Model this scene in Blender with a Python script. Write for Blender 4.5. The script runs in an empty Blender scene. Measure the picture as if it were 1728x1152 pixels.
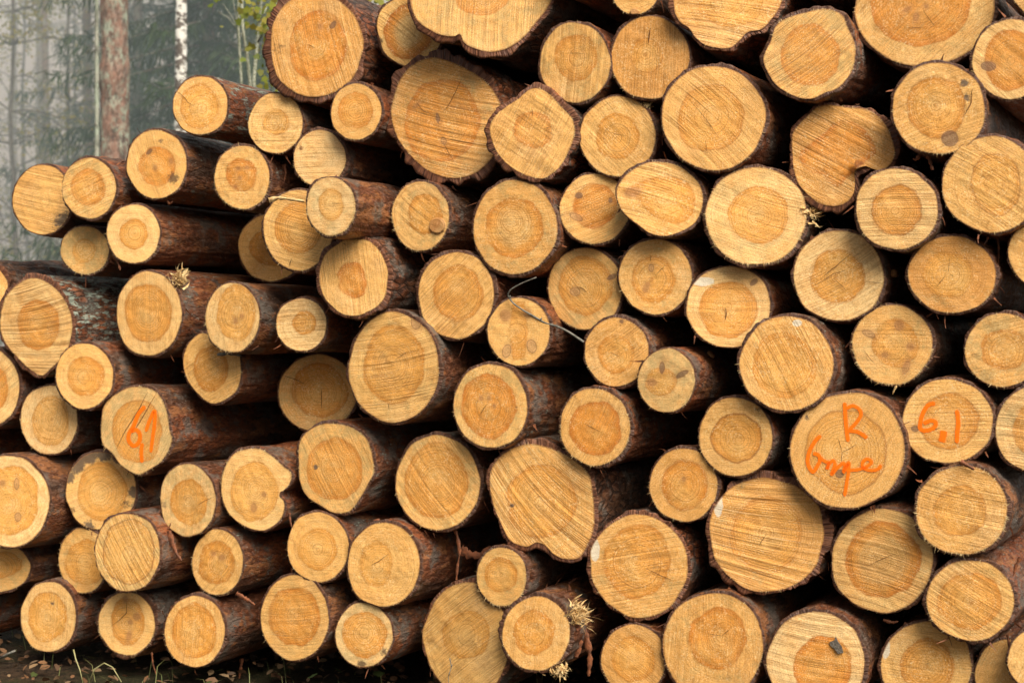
import bpy, math, random
import numpy as np
from mathutils import Vector

# ------------------------------------------------------------------ basics
scene = bpy.context.scene
col = scene.collection
F = 2700.0                      # focal length in photo pixels (1728 wide)
AL = math.radians(26.0)         # angle between view axis and log axis
A = np.array([math.sin(AL), math.cos(AL), 0.0])
E1 = np.array([math.cos(AL), -math.sin(AL), 0.0])
E2 = np.array([0.0, 0.0, 1.0])
PI = math.pi

def ray(px, py):
    px = np.asarray(px, float); py = np.asarray(py, float)
    return np.stack([(px-864)/F, np.ones_like(px), -(py-576)/F], -1)

# ------------------------------------------------------------------ data of the logs
# id: box of the sawn face, box of the heartwood, heart strength, sap tint, saw mark angle, saw mark strength, bark thickness, label, extras
D = {}
def L(i, box, heart, hs, tint, sa, ss, bark, label, **k):
    k.update(box=box, heart=heart, hs=hs, tint=tint, sa=sa, ss=ss, bark=bark, label=label)
    D[i] = k

L(1,(292,384,129,227),(305,368,141,218),.25,.25,10,.15,3,'pale log with lichen on its bark, highest at the left end before the birch',cracks=[[(298,153),(312,165),(318,173),(330,180)]],lichen=.8,pith=(341,184))
L(2,(21,121,278,396),None,0,.15,-15,.5,3,'outermost upper left log with grey stained lower edge, no heartwood showing',stain=[(108,375,26,.9,0)])
L(3,(105,196,266,369),(120,178,285,347),.55,.12,20,.55,4,'log end overlapping the outermost upper left log, diagonal saw marks and shredded bark',shred=1)
L(4,(214,315,219,335),(233,297,248,313),.65,.12,-70,.2,4,'log with knotty heartwood and dark blot at lower right, under the pale lichened log',knots=[(252,256,6,3,40,1),(288,272,3,5,0,0),(262,283,3,4,0,0)],stain=[(292,300,14,.9,1),(272,238,7,.7,0)])
L(5,(102,184,382,463),(122,162,402,444),.15,.3,0,.1,3,'small fuzzy pale log hanging low at the left edge above the thick lichened log',fuzz=1.5)
L(6,(180,270,345,444),(201,250,370,420),.35,.15,0,.1,4,'log with long red brown bark side and faint round heart, third step from left',fuzz=1.2,red=.6)
L(7,(362,455,246,353),(381,434,267,323),.75,.35,0,.15,4,'fuzzy log with greenish grey rim and orange heart with small dark knots',knots=[(402,284,4,3,0,0),(417,283,4,3,0,0),(405,300,3,3,0,0),(397,315,3,3,0,0)],fuzz=1.6,stain=[(370,345,14,.5,1)])
L(8,(0,122,469,633),(30,100,504,592),.55,.2,4,.9,8,'tall oval log with lichen covered side and level saw ridges, far left',lichen=1,poly=[(62,469),(95,488),(116,520),(122,553),(113,592),(86,622),(66,633),(32,606),(6,573),(0,540),(8,504),(32,478)],thick=1)
L(9,(-90,13,440,527),(-60,-15,460,505),.4,.2,0,.3,7,'log cut off by the left edge behind the tall oval lichened log',thick=1)
L(10,(197,307,457,600),(210,290,478,578),.4,.2,88,.25,4,'tall oval log with shredded pale splinters at its upper right',splint=[(300,472,20)],cracks=[])
L(11,(347,438,477,594),(366,432,480,575),.2,.1,80,.15,3,'pale log with clouded heart, long bark side running behind a small round log',knots=[(397,541,3,5,0,0),(408,533,3,4,0,0)],fuzz=1.3)
L(12,(94,191,579,690),(114,175,600,669),.5,.25,0,.1,4,'round hearted log directly below right of the tall lichened oval one')
L(13,(309,407,560,680),(327,384,582,662),.5,.25,25,.4,4,'log tucked under the pale clouded log with a wedge shaped heart',poly=[(345,562),(375,575),(398,585),(405,606),(406,635),(398,660),(375,677),(355,680),(335,665),(316,640),(309,610),(315,585),(330,567)])
L(14,(-75,33,587,720),(-55,15,615,695),.6,.2,35,.4,5,'large half hidden log at the left edge beside the small pale oval log')
L(15,(35,131,650,766),(54,118,668,752),.15,.15,70,.2,3,'small very pale oval log low at left with cobweb like saw marks',fuzz=1)
L(16,(170,290,652,800),(188,275,675,780),.45,.12,60,.3,4,'log sprayed with orange 6,1 at left, two saw cuts across it',poly=[(225,652),(262,660),(280,690),(286,725),(290,745),(275,775),(255,790),(232,800),(205,785),(190,765),(172,745),(172,700),(178,680),(195,665)],cracks=[[(250,660),(232,695),(210,730),(195,760)],[(264,663),(240,705),(222,735)]],cw=1.3,fuzz=1.5,stain=[(240,715,22,.35,1)])
L(17,(-55,84,768,923),(-35,66,785,903),.25,.12,50,.1,4,'big pale log with two pale knots cut off by the left edge',knots=[(28,816,4,9,0,2),(4,815,5,5,0,0),(30,872,5,7,0,2)])
L(18,(111,230,762,893),(130,215,780,878),.3,.3,25,.15,4,'log end with blackened upper rim, below the orange 6,1 log',stain=[(128,782,20,1.3,0),(150,768,18,1.3,0),(175,764,18,1.2,0),(200,770,16,1.1,0),(116,805,14,1.1,0),(226,830,15,1.,0),(212,850,13,.7,1),(228,855,12,.9,0),(150,888,16,.9,0),(122,860,10,.7,1),(195,885,10,.7,0)])
L(19,(271,364,782,905),(287,350,808,886),.35,.15,85,.2,3,'log with plain ochre heart and grey left rim beside the notched log',stain=[(276,850,12,.6,0)],cracks=[[(333,853),(345,845),(364,837)]],cw=.8)
L(20,(373,492,755,894),(388,470,780,878),.2,.1,0,.1,4,'pale log with a deep bark notch bitten into its right side',poly=[(373,825),(377,795),(392,768),(412,758),(438,757),(458,768),(478,786),(491,798),(489,815),(480,826),(473,830),(472,838),(479,845),(480,858),(474,875),(458,889),(440,895),(412,887),(388,868),(377,848)],knots=[(445,834,4,4,0,0),(428,856,5,8,0,0)],fuzz=1.2)
L(21,(160,270,866,997),(173,262,877,984),.08,.15,-60,.6,4,'log with a thin dark ring near its rim, in front of the blackened log',ring=1,shred=1)
L(22,(99,180,890,1000),(110,182,910,987),.3,.3,0,.1,3,'light brown log half behind the log with a thin dark ring',fuzz=1.2)
L(23,(324,410,892,1003),(335,396,912,986),.45,.25,45,.3,3,'log with two small round knots like eyes in its heart',knots=[(360,934,3.5,4,0,0),(374,940,4.5,5,0,0)],fuzz=1)
L(24,(-60,52,915,998),(-45,38,930,975),.35,.3,0,.1,4,'half hidden log at the left edge just above the bottom row')
L(25,(35,128,981,1099),(48,112,997,1083),.25,.15,85,.2,4,'bottom row log nearest the left edge, grey blot in its heart',stain=[(88,1017,7,.7,0)])
L(26,(166,262,998,1105),(187,244,1008,1088),.4,.2,0,.1,7,'bottom row log with purple knots and a cracked heart',knots=[(212,1010,4,6,0,0),(231,1040,6,6,0,0),(220,1049,4,4,0,0),(218,1072,4,9,-10,0)],cracks=[[(214,1015),(215,1033),(205,1043),(188,1056)]],fuzz=1.2)
L(27,(277,380,1004,1125),(290,366,1018,1110),.45,.15,88,.25,4,'bottom row log with shiny broad heart, third from the left edge')
L(28,(-150,-45,985,1085),None,0,.2,0,.2,4,'log entirely beyond the left edge, only its red brown side showing',red=.8)
L(29,(457,614,-12,164),(487,586,19,136),.85,.6,-75,.45,11,'big thick barked log with dark orange heart and grey knot, top left of pile',knots=[(562,42,4,7,-35,1),(540,45,3,5,0,0)],stain=[(470,80,22,.55,1),(480,35,16,.4,1)],thick=1,cracks=[[(520,75),(533,82)]])
L(30,(559,644,141,236),(571,629,155,218),.5,.15,5,.15,4,'small log with a neat round heart beneath the big thick barked one')
L(31,(419,511,157,259),(445,488,185,228),.2,.18,-3,.5,3,'small log with faint heart and fine level saw lines, beside the lichened log')
L(32,(496,584,219,314),None,0,.08,0,.35,5,'rough sawn log without visible heart and bark flecks on its rim',stain=[(508,250,7,.8,2),(505,290,10,.5,1)],fuzz=1)
L(33,(636,742,-8,113),(648,730,8,100),.95,.35,-40,.3,5,'log with vivid burnt orange ring, between two huge logs at the top',poly=[(665,0),(690,-10),(730,-5),(750,30),(742,75),(722,100),(695,113),(668,105),(648,88),(640,65),(636,40),(645,15)],donut=1,stain=[(641,70,9,.9,1)])
L(34,(690,935,-110,88),(765,862,-50,26),.6,.4,80,.75,9,'largest log, cut off by the top edge with scalloped thick barked underside',poly=[(692,0),(698,25),(712,42),(740,58),(765,62),(776,58),(783,72),(800,82),(830,88),(860,80),(885,62),(905,38),(926,10),(938,-20),(930,-60),(890,-95),(810,-112),(730,-90),(692,-45)],thick=1)
L(35,(660,848,98,302),(682,810,134,274),.75,.4,-15,.85,13,'huge thick barked log with broad ragged heart and radiating cracks',poly=[(660,195),(664,165),(675,135),(695,110),(722,98),(748,100),(785,115),(820,138),(842,170),(848,205),(842,245),(826,272),(800,293),(765,301),(730,292),(700,270),(672,235)],thick=1,knots=[(703,178,8,3,40,0),(749,238,4,6,20,2),(739,200,3,8,10,1)],cracks=[[(779,135),(770,155),(758,178),(748,190)],[(749,240),(758,258),(768,274)],[(703,172),(715,188),(735,195)]],cw=1.0)
L(36,(444,562,320,457),(463,545,340,428),.35,.2,-15,.35,5,'log half covered by a small round one with a torn splinter above',cracks=[[(493,436),(489,450)]],fuzz=.8)
L(37,(402,515,360,475),(422,500,385,450),.45,.4,0,.1,4,'deeply shaded log set back behind the log with the torn splinter')
L(38,(518,600,299,398),(537,580,318,372),.15,.08,0,.1,4,'small pale round log jutting out with fissured bark on its right side',cracks=[[(560,343),(578,344)]],cw=.8,fuzz=1.6,pith=(560,343))
L(39,(661,758,306,423),(688,748,328,395),.35,.12,-35,.25,4,'log with a round branch knot standing out near its right rim',knots=[(739,381,13,13,0,3)],fuzz=1.2)
L(40,(538,655,403,533),(569,620,443,502),.8,.4,-80,.4,8,'thick barked log with a small irregular orange heart and grey bark',thick=1,stain=[(640,440,14,.5,1)],heartn=2.5)
L(41,(466,551,503,592),(494,533,524,565),.3,.2,3,.5,3,'small perfectly round log with faint ringed heart and level saw lines')
L(42,(706,834,425,572),(730,816,449,541),.45,.25,40,.5,6,'large log with diagonal saw marks right of the thick barked grey one')
L(43,(470,602,597,728),(492,586,612,705),.55,.35,0,.1,4,'shaded log set back left of a big oval log, with large brown heart',cracks=[[(475,632),(500,640),(515,648)],[(543,655),(543,690)]],cw=1)
L(44,(588,741,525,713),(612,718,550,680),.3,.3,8,.55,5,'very big oval log with polygonal heart in the middle of the left half',knots=[(702,543,8,12,0,2)],cracks=[[(668,607),(690,592)],[(668,612),(650,607)],[(657,680),(658,692)]],cw=.9)
L(46,(505,631,714,865),(518,611,737,846),.55,.12,-60,.3,5,'log with pale lumpy right rim, grey knot left of its heart and shredded top',poly=[(550,714),(585,718),(605,728),(620,742),(628,765),(631,795),(622,815),(608,840),(590,862),(565,865),(545,855),(520,838),(507,815),(504,780),(506,745),(522,725)],stain=[(533,788,6,1,0),(575,768,10,.4,1)],shred=1,fuzz=1.3)
L(47,(667,811,733,894),(682,791,749,874),.45,.12,-50,.4,5,'large round log with broad heart and pale flecked upper rim')
L(48,(485,589,863,982),(504,568,890,962),.25,.35,0,.1,3,'smooth tan log with soft round heart, below the grey knotted log')
L(49,(587,709,881,1023),(607,662,912,990),.15,.25,0,.1,5,'large plain log with faint heart, one slanting crack and dark bark side',cracks=[[(627,953),(640,946),(658,933)]],cw=.9,fuzz=.7)
L(50,(440,555,969,1114),(454,540,989,1090),.6,.25,5,.3,4,'bottom row log with big glossy heart and striped left rim')
L(51,(566,663,1016,1125),(578,652,1030,1110),.45,.15,0,.15,3,'bottom row log with black specks along its lower rim',stain=[(610,1120,12,.9,1),(648,1100,14,.7,1)])
L(52,(713,862,985,1165),(745,828,1030,1110),.2,.3,35,.5,6,'large tan log cut by the bottom edge behind two smaller logs',weather=.1,poly=[(713,1075),(721,1042),(738,1008),(762,988),(800,982),(832,1000),(852,1040),(860,1080),(850,1130),(820,1168),(770,1168),(732,1135)],thick=1)
L(54,(911,1031,38,174),(935,1009,58,136),.45,.3,85,.5,4,'log with clear round heart near the top centre, left one of a touching pair',cracks=[[(955,91),(975,90),(990,92)]],cw=.8)
L(55,(1031,1164,27,167),(1062,1118,65,125),.4,.45,85,.35,5,'tan log with a short upright crack above its heart, right one of a touching pair',cracks=[[(1098,48),(1096,60),(1095,74)]],cw=2)
L(56,(1030,1112,-60,25),(1045,1095,-45,5),.2,.1,15,.2,3,'log cut by the top edge with a round knot on its lowest point',knots=[(1071,21,7,6,0,3)])
L(57,(1136,1320,-75,82),(1180,1285,-40,48),.2,.3,-10,.9,8,'large log cut by the top edge with pinkish saw ridges, right of centre',poly=[(1136,0),(1140,25),(1150,40),(1162,47),(1175,65),(1195,78),(1228,82),(1245,72),(1262,55),(1285,50),(1300,35),(1316,12),(1322,-20),(1300,-60),(1240,-78),(1180,-70),(1142,-35)],thick=1)
L(58,(826,970,148,302),(866,932,188,250),.7,.35,58,.45,8,'angular rough hewn log with split facets and white streaked bark',poly=[(900,148),(925,156),(948,180),(966,200),(970,225),(962,250),(950,275),(930,295),(910,302),(878,292),(848,270),(832,245),(826,215),(840,190),(872,168)],thick=1,cracks=[[(898,182),(901,200)],[(918,218),(933,214)]],cw=.9)
L(59,(978,1107,162,298),(1006,1078,190,270),.3,.15,-45,.25,4,'pale log with curled wood shaving on its upper right rim',splint=[(1088,180,10)],cracks=[[(1030,223),(1042,228),(1055,229)]],cw=.8)
L(60,(1117,1293,112,288),(1143,1255,143,256),.35,.25,-45,.35,6,'large log with a straight scratch through its pith, upper middle of the pile',cracks=[[(1165,170),(1195,205),(1215,235)],[(1191,238),(1194,260)]],cw=.9,ring=.3)
L(61,(799,941,303,463),(819,917,333,435),.5,.3,0,.15,5,'large log with dark orange tinted rim of heart and grey spot left of centre',stain=[(844,393,8,.5,0),(930,350,20,.25,0)],donut=.6,pith=(863,373))
L(62,(944,1062,293,412),(966,1042,310,385),.8,.15,25,.5,4,'log with orange heart and two knots, half behind a teardrop hearted log',knots=[(977,330,6,5,0,1),(972,366,11,5,-25,2),(1030,338,3,4,0,1)],stain=[(950,365,12,.5,0),(990,300,12,.4,0)])
L(63,(1040,1186,273,398),(1062,1172,298,378),.35,.2,-20,.55,5,'wide log with teardrop heart running out to a left knot',knots=[(1068,324,14,8,10,0)],poly=[(1040,325),(1045,310),(1060,292),(1085,277),(1110,273),(1145,280),(1172,300),(1184,320),(1186,345),(1176,372),(1155,388),(1125,398),(1098,394),(1075,378),(1055,362),(1044,345)],pith=(1123,335),heartp=[(1052,322),(1062,316),(1095,302),(1130,298),(1160,308),(1172,330),(1170,360),(1150,376),(1125,376),(1095,358),(1075,335)])
L(64,(925,1050,418,556),(941,1035,433,530),.4,.2,-45,.2,4,'log with curved scar and buried knot in its heart, above the grey twig',knots=[(971,492,8,7,0,2),(1033,467,8,4,25,1)],cracks=[[(972,483),(985,487),(992,494)]],cw=1.2)
L(65,(1044,1168,403,531),(1065,1140,432,510),.35,.35,0,.1,4,'log with one reddish oval knot under its pith and fine cracks',knots=[(1091,484,5,9,-25,0),(1099,452,4,6,0,2)],cracks=[[(1106,465),(1118,453),(1124,448)],[(1099,430),(1098,442)]],cw=.7)
L(66,(822,928,502,617),(838,905,520,603),.3,.12,0,.1,4,'log with four knots at the corners of a cross shaped heart, behind the grey twig',knots=[(852,532,9,10,0,0),(890,529,7,8,20,0),(855,592,7,11,-15,2),(897,584,8,11,15,2)],cross=1)
L(67,(987,1095,535,652),(1009,1070,564,630),.4,.3,30,.35,5,'log at the lower end of the grey twig with ringed orange heart',knots=[(1049,542,3,3,0,1)],cracks=[[(1066,589),(1075,585)],[(1030,594),(1048,602)]],cw=.9)
L(68,(1076,1173,587,695),(1089,1142,620,668),.4,.12,0,.1,3,'pale log with arrow shaped knots and a branch stub on its reddish bark',knots=[(1117,620,4,9,0,1),(1151,631,11,4,30,1),(1100,645,8,6,0,0)],red=.9,stub=(1196,604),poly=None)
L(69,(765,890,614,755),(778,871,630,740),.75,.12,75,.25,5,'log with wide burnt orange heart crossed by grey streak',knots=[(812,672,4,4,0,0),(825,671,3,4,0,0),(834,684,3,3,0,0)],stain=[(800,705,14,.35,0)],cracks=[[(822,682),(810,700)],[(870,686),(876,686)]],cw=.9)
L(70,(946,1064,655,786),(962,1048,675,770),.8,.2,60,.4,6,'log with solid orange heart and dark frayed right rim, centre of the pile',cracks=[[(985,713),(1002,722),(1018,730)]],cw=.9,fuzz=1.5)
L(71,(825,1003,750,943),(852,975,785,905),.35,.3,-45,1,8,'big scallop shaped log ribbed with strong diagonal saw ridges',poly=[(826,812),(832,785),(850,765),(875,752),(905,749),(945,762),(975,780),(994,800),(1000,825),(1003,860),(1002,893),(992,918),(978,940),(955,943),(935,935),(920,920),(905,915),(888,922),(862,912),(845,882),(832,850)],thick=1,stain=[(864,852,6,.9,0)],ring=.3)
L(72,(1096,1211,756,880),(1116,1195,775,860),.6,.3,40,.15,4,'small log with one tiny oval knot above its pith, tucked under the clean ringed log',knots=[(1154,808,3,4,20,0)],fuzz=.8)
L(73,(996,1161,867,1042),(1018,1132,884,1009),.45,.35,15,.45,7,'big log with a white patch on its left rim and pink wedge in the heart',white=(1004,928,9,22),cracks=[[(1089,957),(1115,970),(1139,980)]],cw=1.2,thick=1)
L(74,(805,888,923,1022),(818,872,939,1000),.35,.1,0,.15,4,'smallest bright log, low centre, in front of the large tan log',fuzz=1.3)
L(75,(847,962,1005,1131),(867,935,1028,1105),.45,.25,80,.2,7,'low centre log with a brush of broken splinters on its right',splint=[(972,1038,26),(940,1128,18)],shred=1,fuzz=1)
L(76,(1014,1125,1052,1172),(1032,1105,1073,1150),.35,.3,-30,.3,4,'small greyish log on the bottom edge right of the splintered log')
L(77,(1118,1288,1000,1180),(1162,1260,1024,1128),.65,.25,88,.3,6,'large log at the bottom edge with an off centre heart high on its face',cracks=[[(1219,1072),(1235,1058)],[(1219,1072),(1195,1068)]],cw=.8,pith=(1219,1072))
L(78,(1288,1443,15,167),(1316,1418,42,145),.6,.35,38,.8,6,'log with steep dark saw stripes across its lower left, upper right area',poly=[(1300,70),(1310,42),(1330,30),(1365,20),(1395,15),(1420,25),(1430,45),(1443,75),(1442,105),(1435,125),(1415,148),(1390,158),(1370,167),(1345,164),(1315,148),(1300,130),(1288,100)])
L(79,(1442,1679,-85,112),(1470,1638,-60,79),.7,.3,40,.4,7,'very large log cut by the top edge with three knots near its pith',knots=[(1530,16,8,4,30,0),(1546,29,5,8,-10,0),(1563,11,4,4,0,0)],cracks=[[(1558,18),(1570,35),(1580,48)],[(1530,48),(1560,47)]],cw=.9,pith=(1550,0))
L(80,(1703,1815,-85,30),None,0,.25,0,.3,5,'log just showing in the upper right corner')
L(81,(1506,1662,106,260),(1530,1630,130,232),.35,.25,20,.3,5,'log with a grey cracked knot at lower right and dark stain above it',knots=[(1603,234,14,13,0,1)],stain=[(1628,140,11,.9,0),(1632,165,10,.8,0),(1634,190,9,.5,0)],cracks=[[(1641,150),(1639,175),(1628,195)]],cw=1.8,ring=.4)
L(82,(1640,1770,32,168),(1660,1752,50,153),.6,.15,-45,.3,5,'pale rimmed log at the right edge with an eye shaped knot on its left',knots=[(1668,112,12,8,-5,1)])
L(83,(1336,1511,178,348),(1348,1478,202,316),.9,.35,-30,.65,9,'lobed thick barked log with rotten cleft at lower right and amber heart',poly=[(1337,228),(1348,210),(1366,192),(1380,180),(1400,177),(1430,181),(1460,184),(1482,196),(1498,216),(1507,240),(1510,262),(1500,280),(1484,288),(1468,282),(1462,281),(1452,285),(1443,292),(1443,310),(1440,328),(1428,342),(1408,348),(1382,343),(1360,325),(1345,305),(1337,270)],thick=1,heartp=[(1348,262),(1368,242),(1390,225),(1408,208),(1430,203),(1455,215),(1472,235),(1478,258),(1465,270),(1450,285),(1430,300),(1415,315),(1398,308),(1388,295),(1365,290)],stain=[(1450,278,14,.8,2),(1385,265,8,.4,1)],splint=[(1446,285,6)])
L(84,(1445,1583,284,421),(1471,1556,313,396),.4,.2,-3,.5,5,'round log with soft dark ring and level saw lines, below the lobed log',ring=.8)
L(85,(1590,1755,229,393),(1640,1722,258,363),.2,.22,-35,.35,6,'large yellow green tinged log at the right edge with faint heart ring',stain=[(1650,378,22,.35,3)],ring=.5)
L(86,(1190,1361,282,446),(1228,1332,315,410),.3,.12,-20,.3,6,'large pale log with curled shavings sticking out at its right rim',splint=[(1366,358,20)],fuzz=1.8)
L(87,(1339,1492,389,541),(1367,1460,422,511),.3,.18,30,.4,5,'log scored by rising saw scratches over its heart, below right of the large pale one',cracks=[[(1385,470),(1410,450),(1440,425)],[(1375,482),(1405,463),(1430,455)],[(1407,470),(1422,483),(1428,490)],[(1462,475),(1490,478)]],cw=.9)
L(88,(1532,1681,398,528),(1556,1643,425,502),.25,.45,0,.1,5,'smooth pinkish log with star cracks at its pith, right part of the pile',cracks=[[(1601,460),(1602,448),(1603,432)],[(1598,463),(1588,475),(1580,485)],[(1603,462),(1612,468)]],cw=.8)
L(89,(1701,1815,368,485),None,0,.12,-20,.3,4,'pale log sliced by the right edge beside the pinkish log')
L(90,(1158,1300,449,586),(1181,1277,473,572),.45,.15,0,.3,4,'log with whitish bark free rim and split centre, behind its right neighbour',cracks=[[(1224,518),(1226,530),(1224,540)]],cw=1.8,white=(1185,475,22,9),knots=[(1272,476,7,4,40,1)])
L(91,(1247,1407,533,693),(1270,1377,560,672),.3,.2,-65,.45,5,'large log with grey brown bark and pale worn patch on its upper right rim',stain=[(1372,645,14,.2,0)],white=(1345,545,9,7))
L(92,(1438,1574,514,649),(1472,1550,538,620),.3,.15,0,.15,4,'log with five scattered knots and a ragged white right rim',knots=[(1466,563,11,5,-25,2),(1517,549,8,9,0,0),(1536,585,7,6,0,0),(1529,620,6,14,-20,0),(1493,599,6,5,0,0)],cracks=[[(1458,590),(1467,603),(1478,615)]],cw=1,fuzz=1.6)
L(93,(1628,1755,528,653),(1655,1738,554,625),.45,.25,10,.3,5,'log at the right edge with a narrow crack left of its heart',cracks=[[(1637,599),(1655,595)]],cw=.9)
L(94,(1333,1527,662,857),(1358,1498,693,830),.25,.2,60,.2,5,'big log sprayed with an orange R above cursive orange letters',weather=.15,knots=[(1417,799,7,7,0,1)],cracks=[[(1421,763),(1418,750),(1413,735)],[(1421,763),(1435,756),(1445,749)],[(1421,763),(1420,782)]],cw=.8,pith=(1421,763),ring=.6,stain=[(1362,705,8,.7,0)])
L(95,(1523,1676,639,781),(1553,1651,663,758),.4,.18,0,.5,5,'log sprayed with orange 6,1 at right beside the big lettered log',knots=[(1544,723,6,5,0,1)],cracks=[[(1553,728),(1575,725),(1588,721)]],cw=1,ring=.4)
L(96,(1680,1822,650,800),(1708,1790,680,770),.4,.12,-10,.6,5,'pale ridged log cut by the right edge next to the orange 6,1 log')
L(97,(1180,1304,670,803),(1202,1284,697,780),.35,.2,0,.1,4,'log with a crisp single ring around its heart, grey blots on the upper rim',ring=1,stain=[(1215,675,10,.6,1),(1280,690,14,.6,1)])
L(98,(1197,1391,805,998),(1232,1355,838,965),.35,.4,-10,.95,10,'huge log with dark saw ridges fanning over its right side, thick bark below',thick=1,white=(1212,850,9,26),stain=[(1260,862,12,.4,0),(1250,820,16,.5,1)],cracks=[[(1294,900),(1286,912),(1281,920)]],cw=1)
L(99,(1546,1700,785,935),(1576,1664,818,905),.25,.15,-8,.5,6,'log under the right hand orange 6,1 log with a torn bark tab on top',fuzz=1.6,stain=[(1555,857,8,.5,1)],ring=.4)
L(100,(1404,1575,857,1034),(1428,1552,878,1010),.65,.25,-10,.5,5,'large log with rich orange outer heart and slanting pith crack, lower right',donut=.6,cracks=[[(1463,955),(1490,942),(1515,932)]],cw=.9)
L(101,(1563,1712,945,1081),(1583,1690,965,1062),.4,.18,-30,.4,7,'lower right log with thick pink brown bark showing on its right')
L(102,(1293,1459,1031,1200),(1339,1439,1072,1180),.75,.12,-3,.5,6,'bottom edge log with a dark grey bark flake stuck in its orange heart',flake=(1412,1088))
L(103,(1486,1640,1047,1200),(1521,1610,1075,1170),.4,.2,0,.25,5,'bottom edge log with a chipped white left rim and small brown heart blot',white=(1495,1092,8,22),stain=[(1565,1120,9,.5,2)])
L(104,(1645,1765,1078,1200),None,0,.35,60,.2,4,'tan log in the lower right corner behind a hanging bark strip')
L(105,(1700,1815,1058,1165),None,0,.25,70,.2,4,'pale log sliced by the right edge at the lower right corner')
L(106,(-170,-22,694,800),None,0,.25,0,.2,5,'log beyond the left edge between two half hidden big logs, only its dark side showing')
L(107,(1318,1448,-145,-12),None,0,.25,0,.2,5,'log resting above the upper right row, just beyond the top edge')
L(108,(925,1035,-110,-6),None,0,.25,0,.2,5,'log above the touching pair, just beyond the top edge')
L(109,(1525,1675,-290,-140),None,0,.25,0,.2,5,'log above the upper right corner, beyond the top edge')
FAR = {(36,37):.50,(44,43):.32,(18,22):.05}
FRONT = [(3,2),(3,5),(38,36),(36,37),(63,62),(91,90),(91,94),(70,71),(44,43),(11,13),(16,18),(21,22),(21,18),(74,52),(75,52),(46,43),(34,33),
 (35,33),(97,72),(97,98),(94,98),(101,100),(101,103),(99,101),(68,67),(12,15),(8,9),(63,59),(29,33),(17,24),(105,104),(101,104),(41,13),(41,43),(74,71),(49,52),(86,83),(84,83),(6,5),(61,58),(81,82)]

# ------------------------------------------------------------------ helpers
def sprofile(n, rs, amp, lo=2, hi=13, p=.95):
    th = np.arange(n)/n*2*PI
    v = np.zeros(n)
    for k in range(lo, hi):
        v += amp/(k**p)*math.sqrt(lo)*np.sin(k*th+rs.uniform(0, 2*PI))*rs.uniform(.5, 1)
    return v

def closed_curve(pts, n):
    """Catmull-Rom closed curve through pts, n points evenly spread in angle index"""
    P = np.array(pts, float); m = len(P); out = []
    for s in range(m*24):
        i = s//24; t = (s % 24)/24.0
        p0, p1, p2, p3 = P[(i-1) % m], P[i], P[(i+1) % m], P[(i+2) % m]
        out.append(.5*((2*p1)+(-p0+p2)*t+(2*p0-5*p1+4*p2-p3)*t*t+(-p0+3*p1-3*p2+p3)*t**3))
    Q = np.array(out)
    d = np.r_[0, np.cumsum(np.linalg.norm(np.diff(np.r_[Q, Q[:1]], axis=0), axis=1))]
    u = np.arange(n)/n*d[-1]
    Q2 = np.r_[Q, Q[:1]]
    return np.stack([np.interp(u, d, Q2[:, 0]), np.interp(u, d, Q2[:, 1])], -1)

def ellipse(box, n, rs, amp, rot=0):
    x0, x1, y0, y1 = box
    th = np.arange(n)/n*2*PI
    m = 1+sprofile(n, rs, amp)
    return np.stack([(x0+x1)/2+(x1-x0)/2*np.cos(th)*m, (y0+y1)/2+(y1-y0)/2*np.sin(th)*m], -1)

def poly_sdf(px, py, poly):
    """signed distance, positive inside"""
    d = np.full(px.shape, 1e9); ins = np.zeros(px.shape, bool)
    n = len(poly)
    for i in range(n):
        ax, ay = poly[i]; bx, by = poly[(i+1) % n]
        ex, ey = bx-ax, by-ay
        wx, wy = px-ax, py-ay
        t = np.clip((wx*ex+wy*ey)/(ex*ex+ey*ey+1e-12), 0, 1)
        dd = (wx-ex*t)**2+(wy-ey*t)**2
        d = np.minimum(d, dd)
        c = ((ay > py) != (by > py)) & (px < (bx-ax)*(py-ay)/(by-ay+1e-12)+ax)
        ins ^= c
    d = np.sqrt(d)
    return np.where(ins, d, -d)

def vnoise(x, y, seed, perx=None):
    xi = np.floor(x).astype(int); yi = np.floor(y).astype(int)
    fx = x-xi; fy = y-yi
    fx = fx*fx*(3-2*fx); fy = fy*fy*(3-2*fy)
    def h(a, b):
        if perx: a = a % perx
        v = (a*374761393+b*668265263+seed*974634777) & 0xffffffff
        v = ((v ^ (v >> 13))*1274126177) & 0xffffffff
        return ((v ^ (v >> 16)) & 0xffff)/65535.0
    return (h(xi, yi)*(1-fx)+h(xi+1, yi)*fx)*(1-fy)+(h(xi, yi+1)*(1-fx)+h(xi+1, yi+1)*fx)*fy

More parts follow.
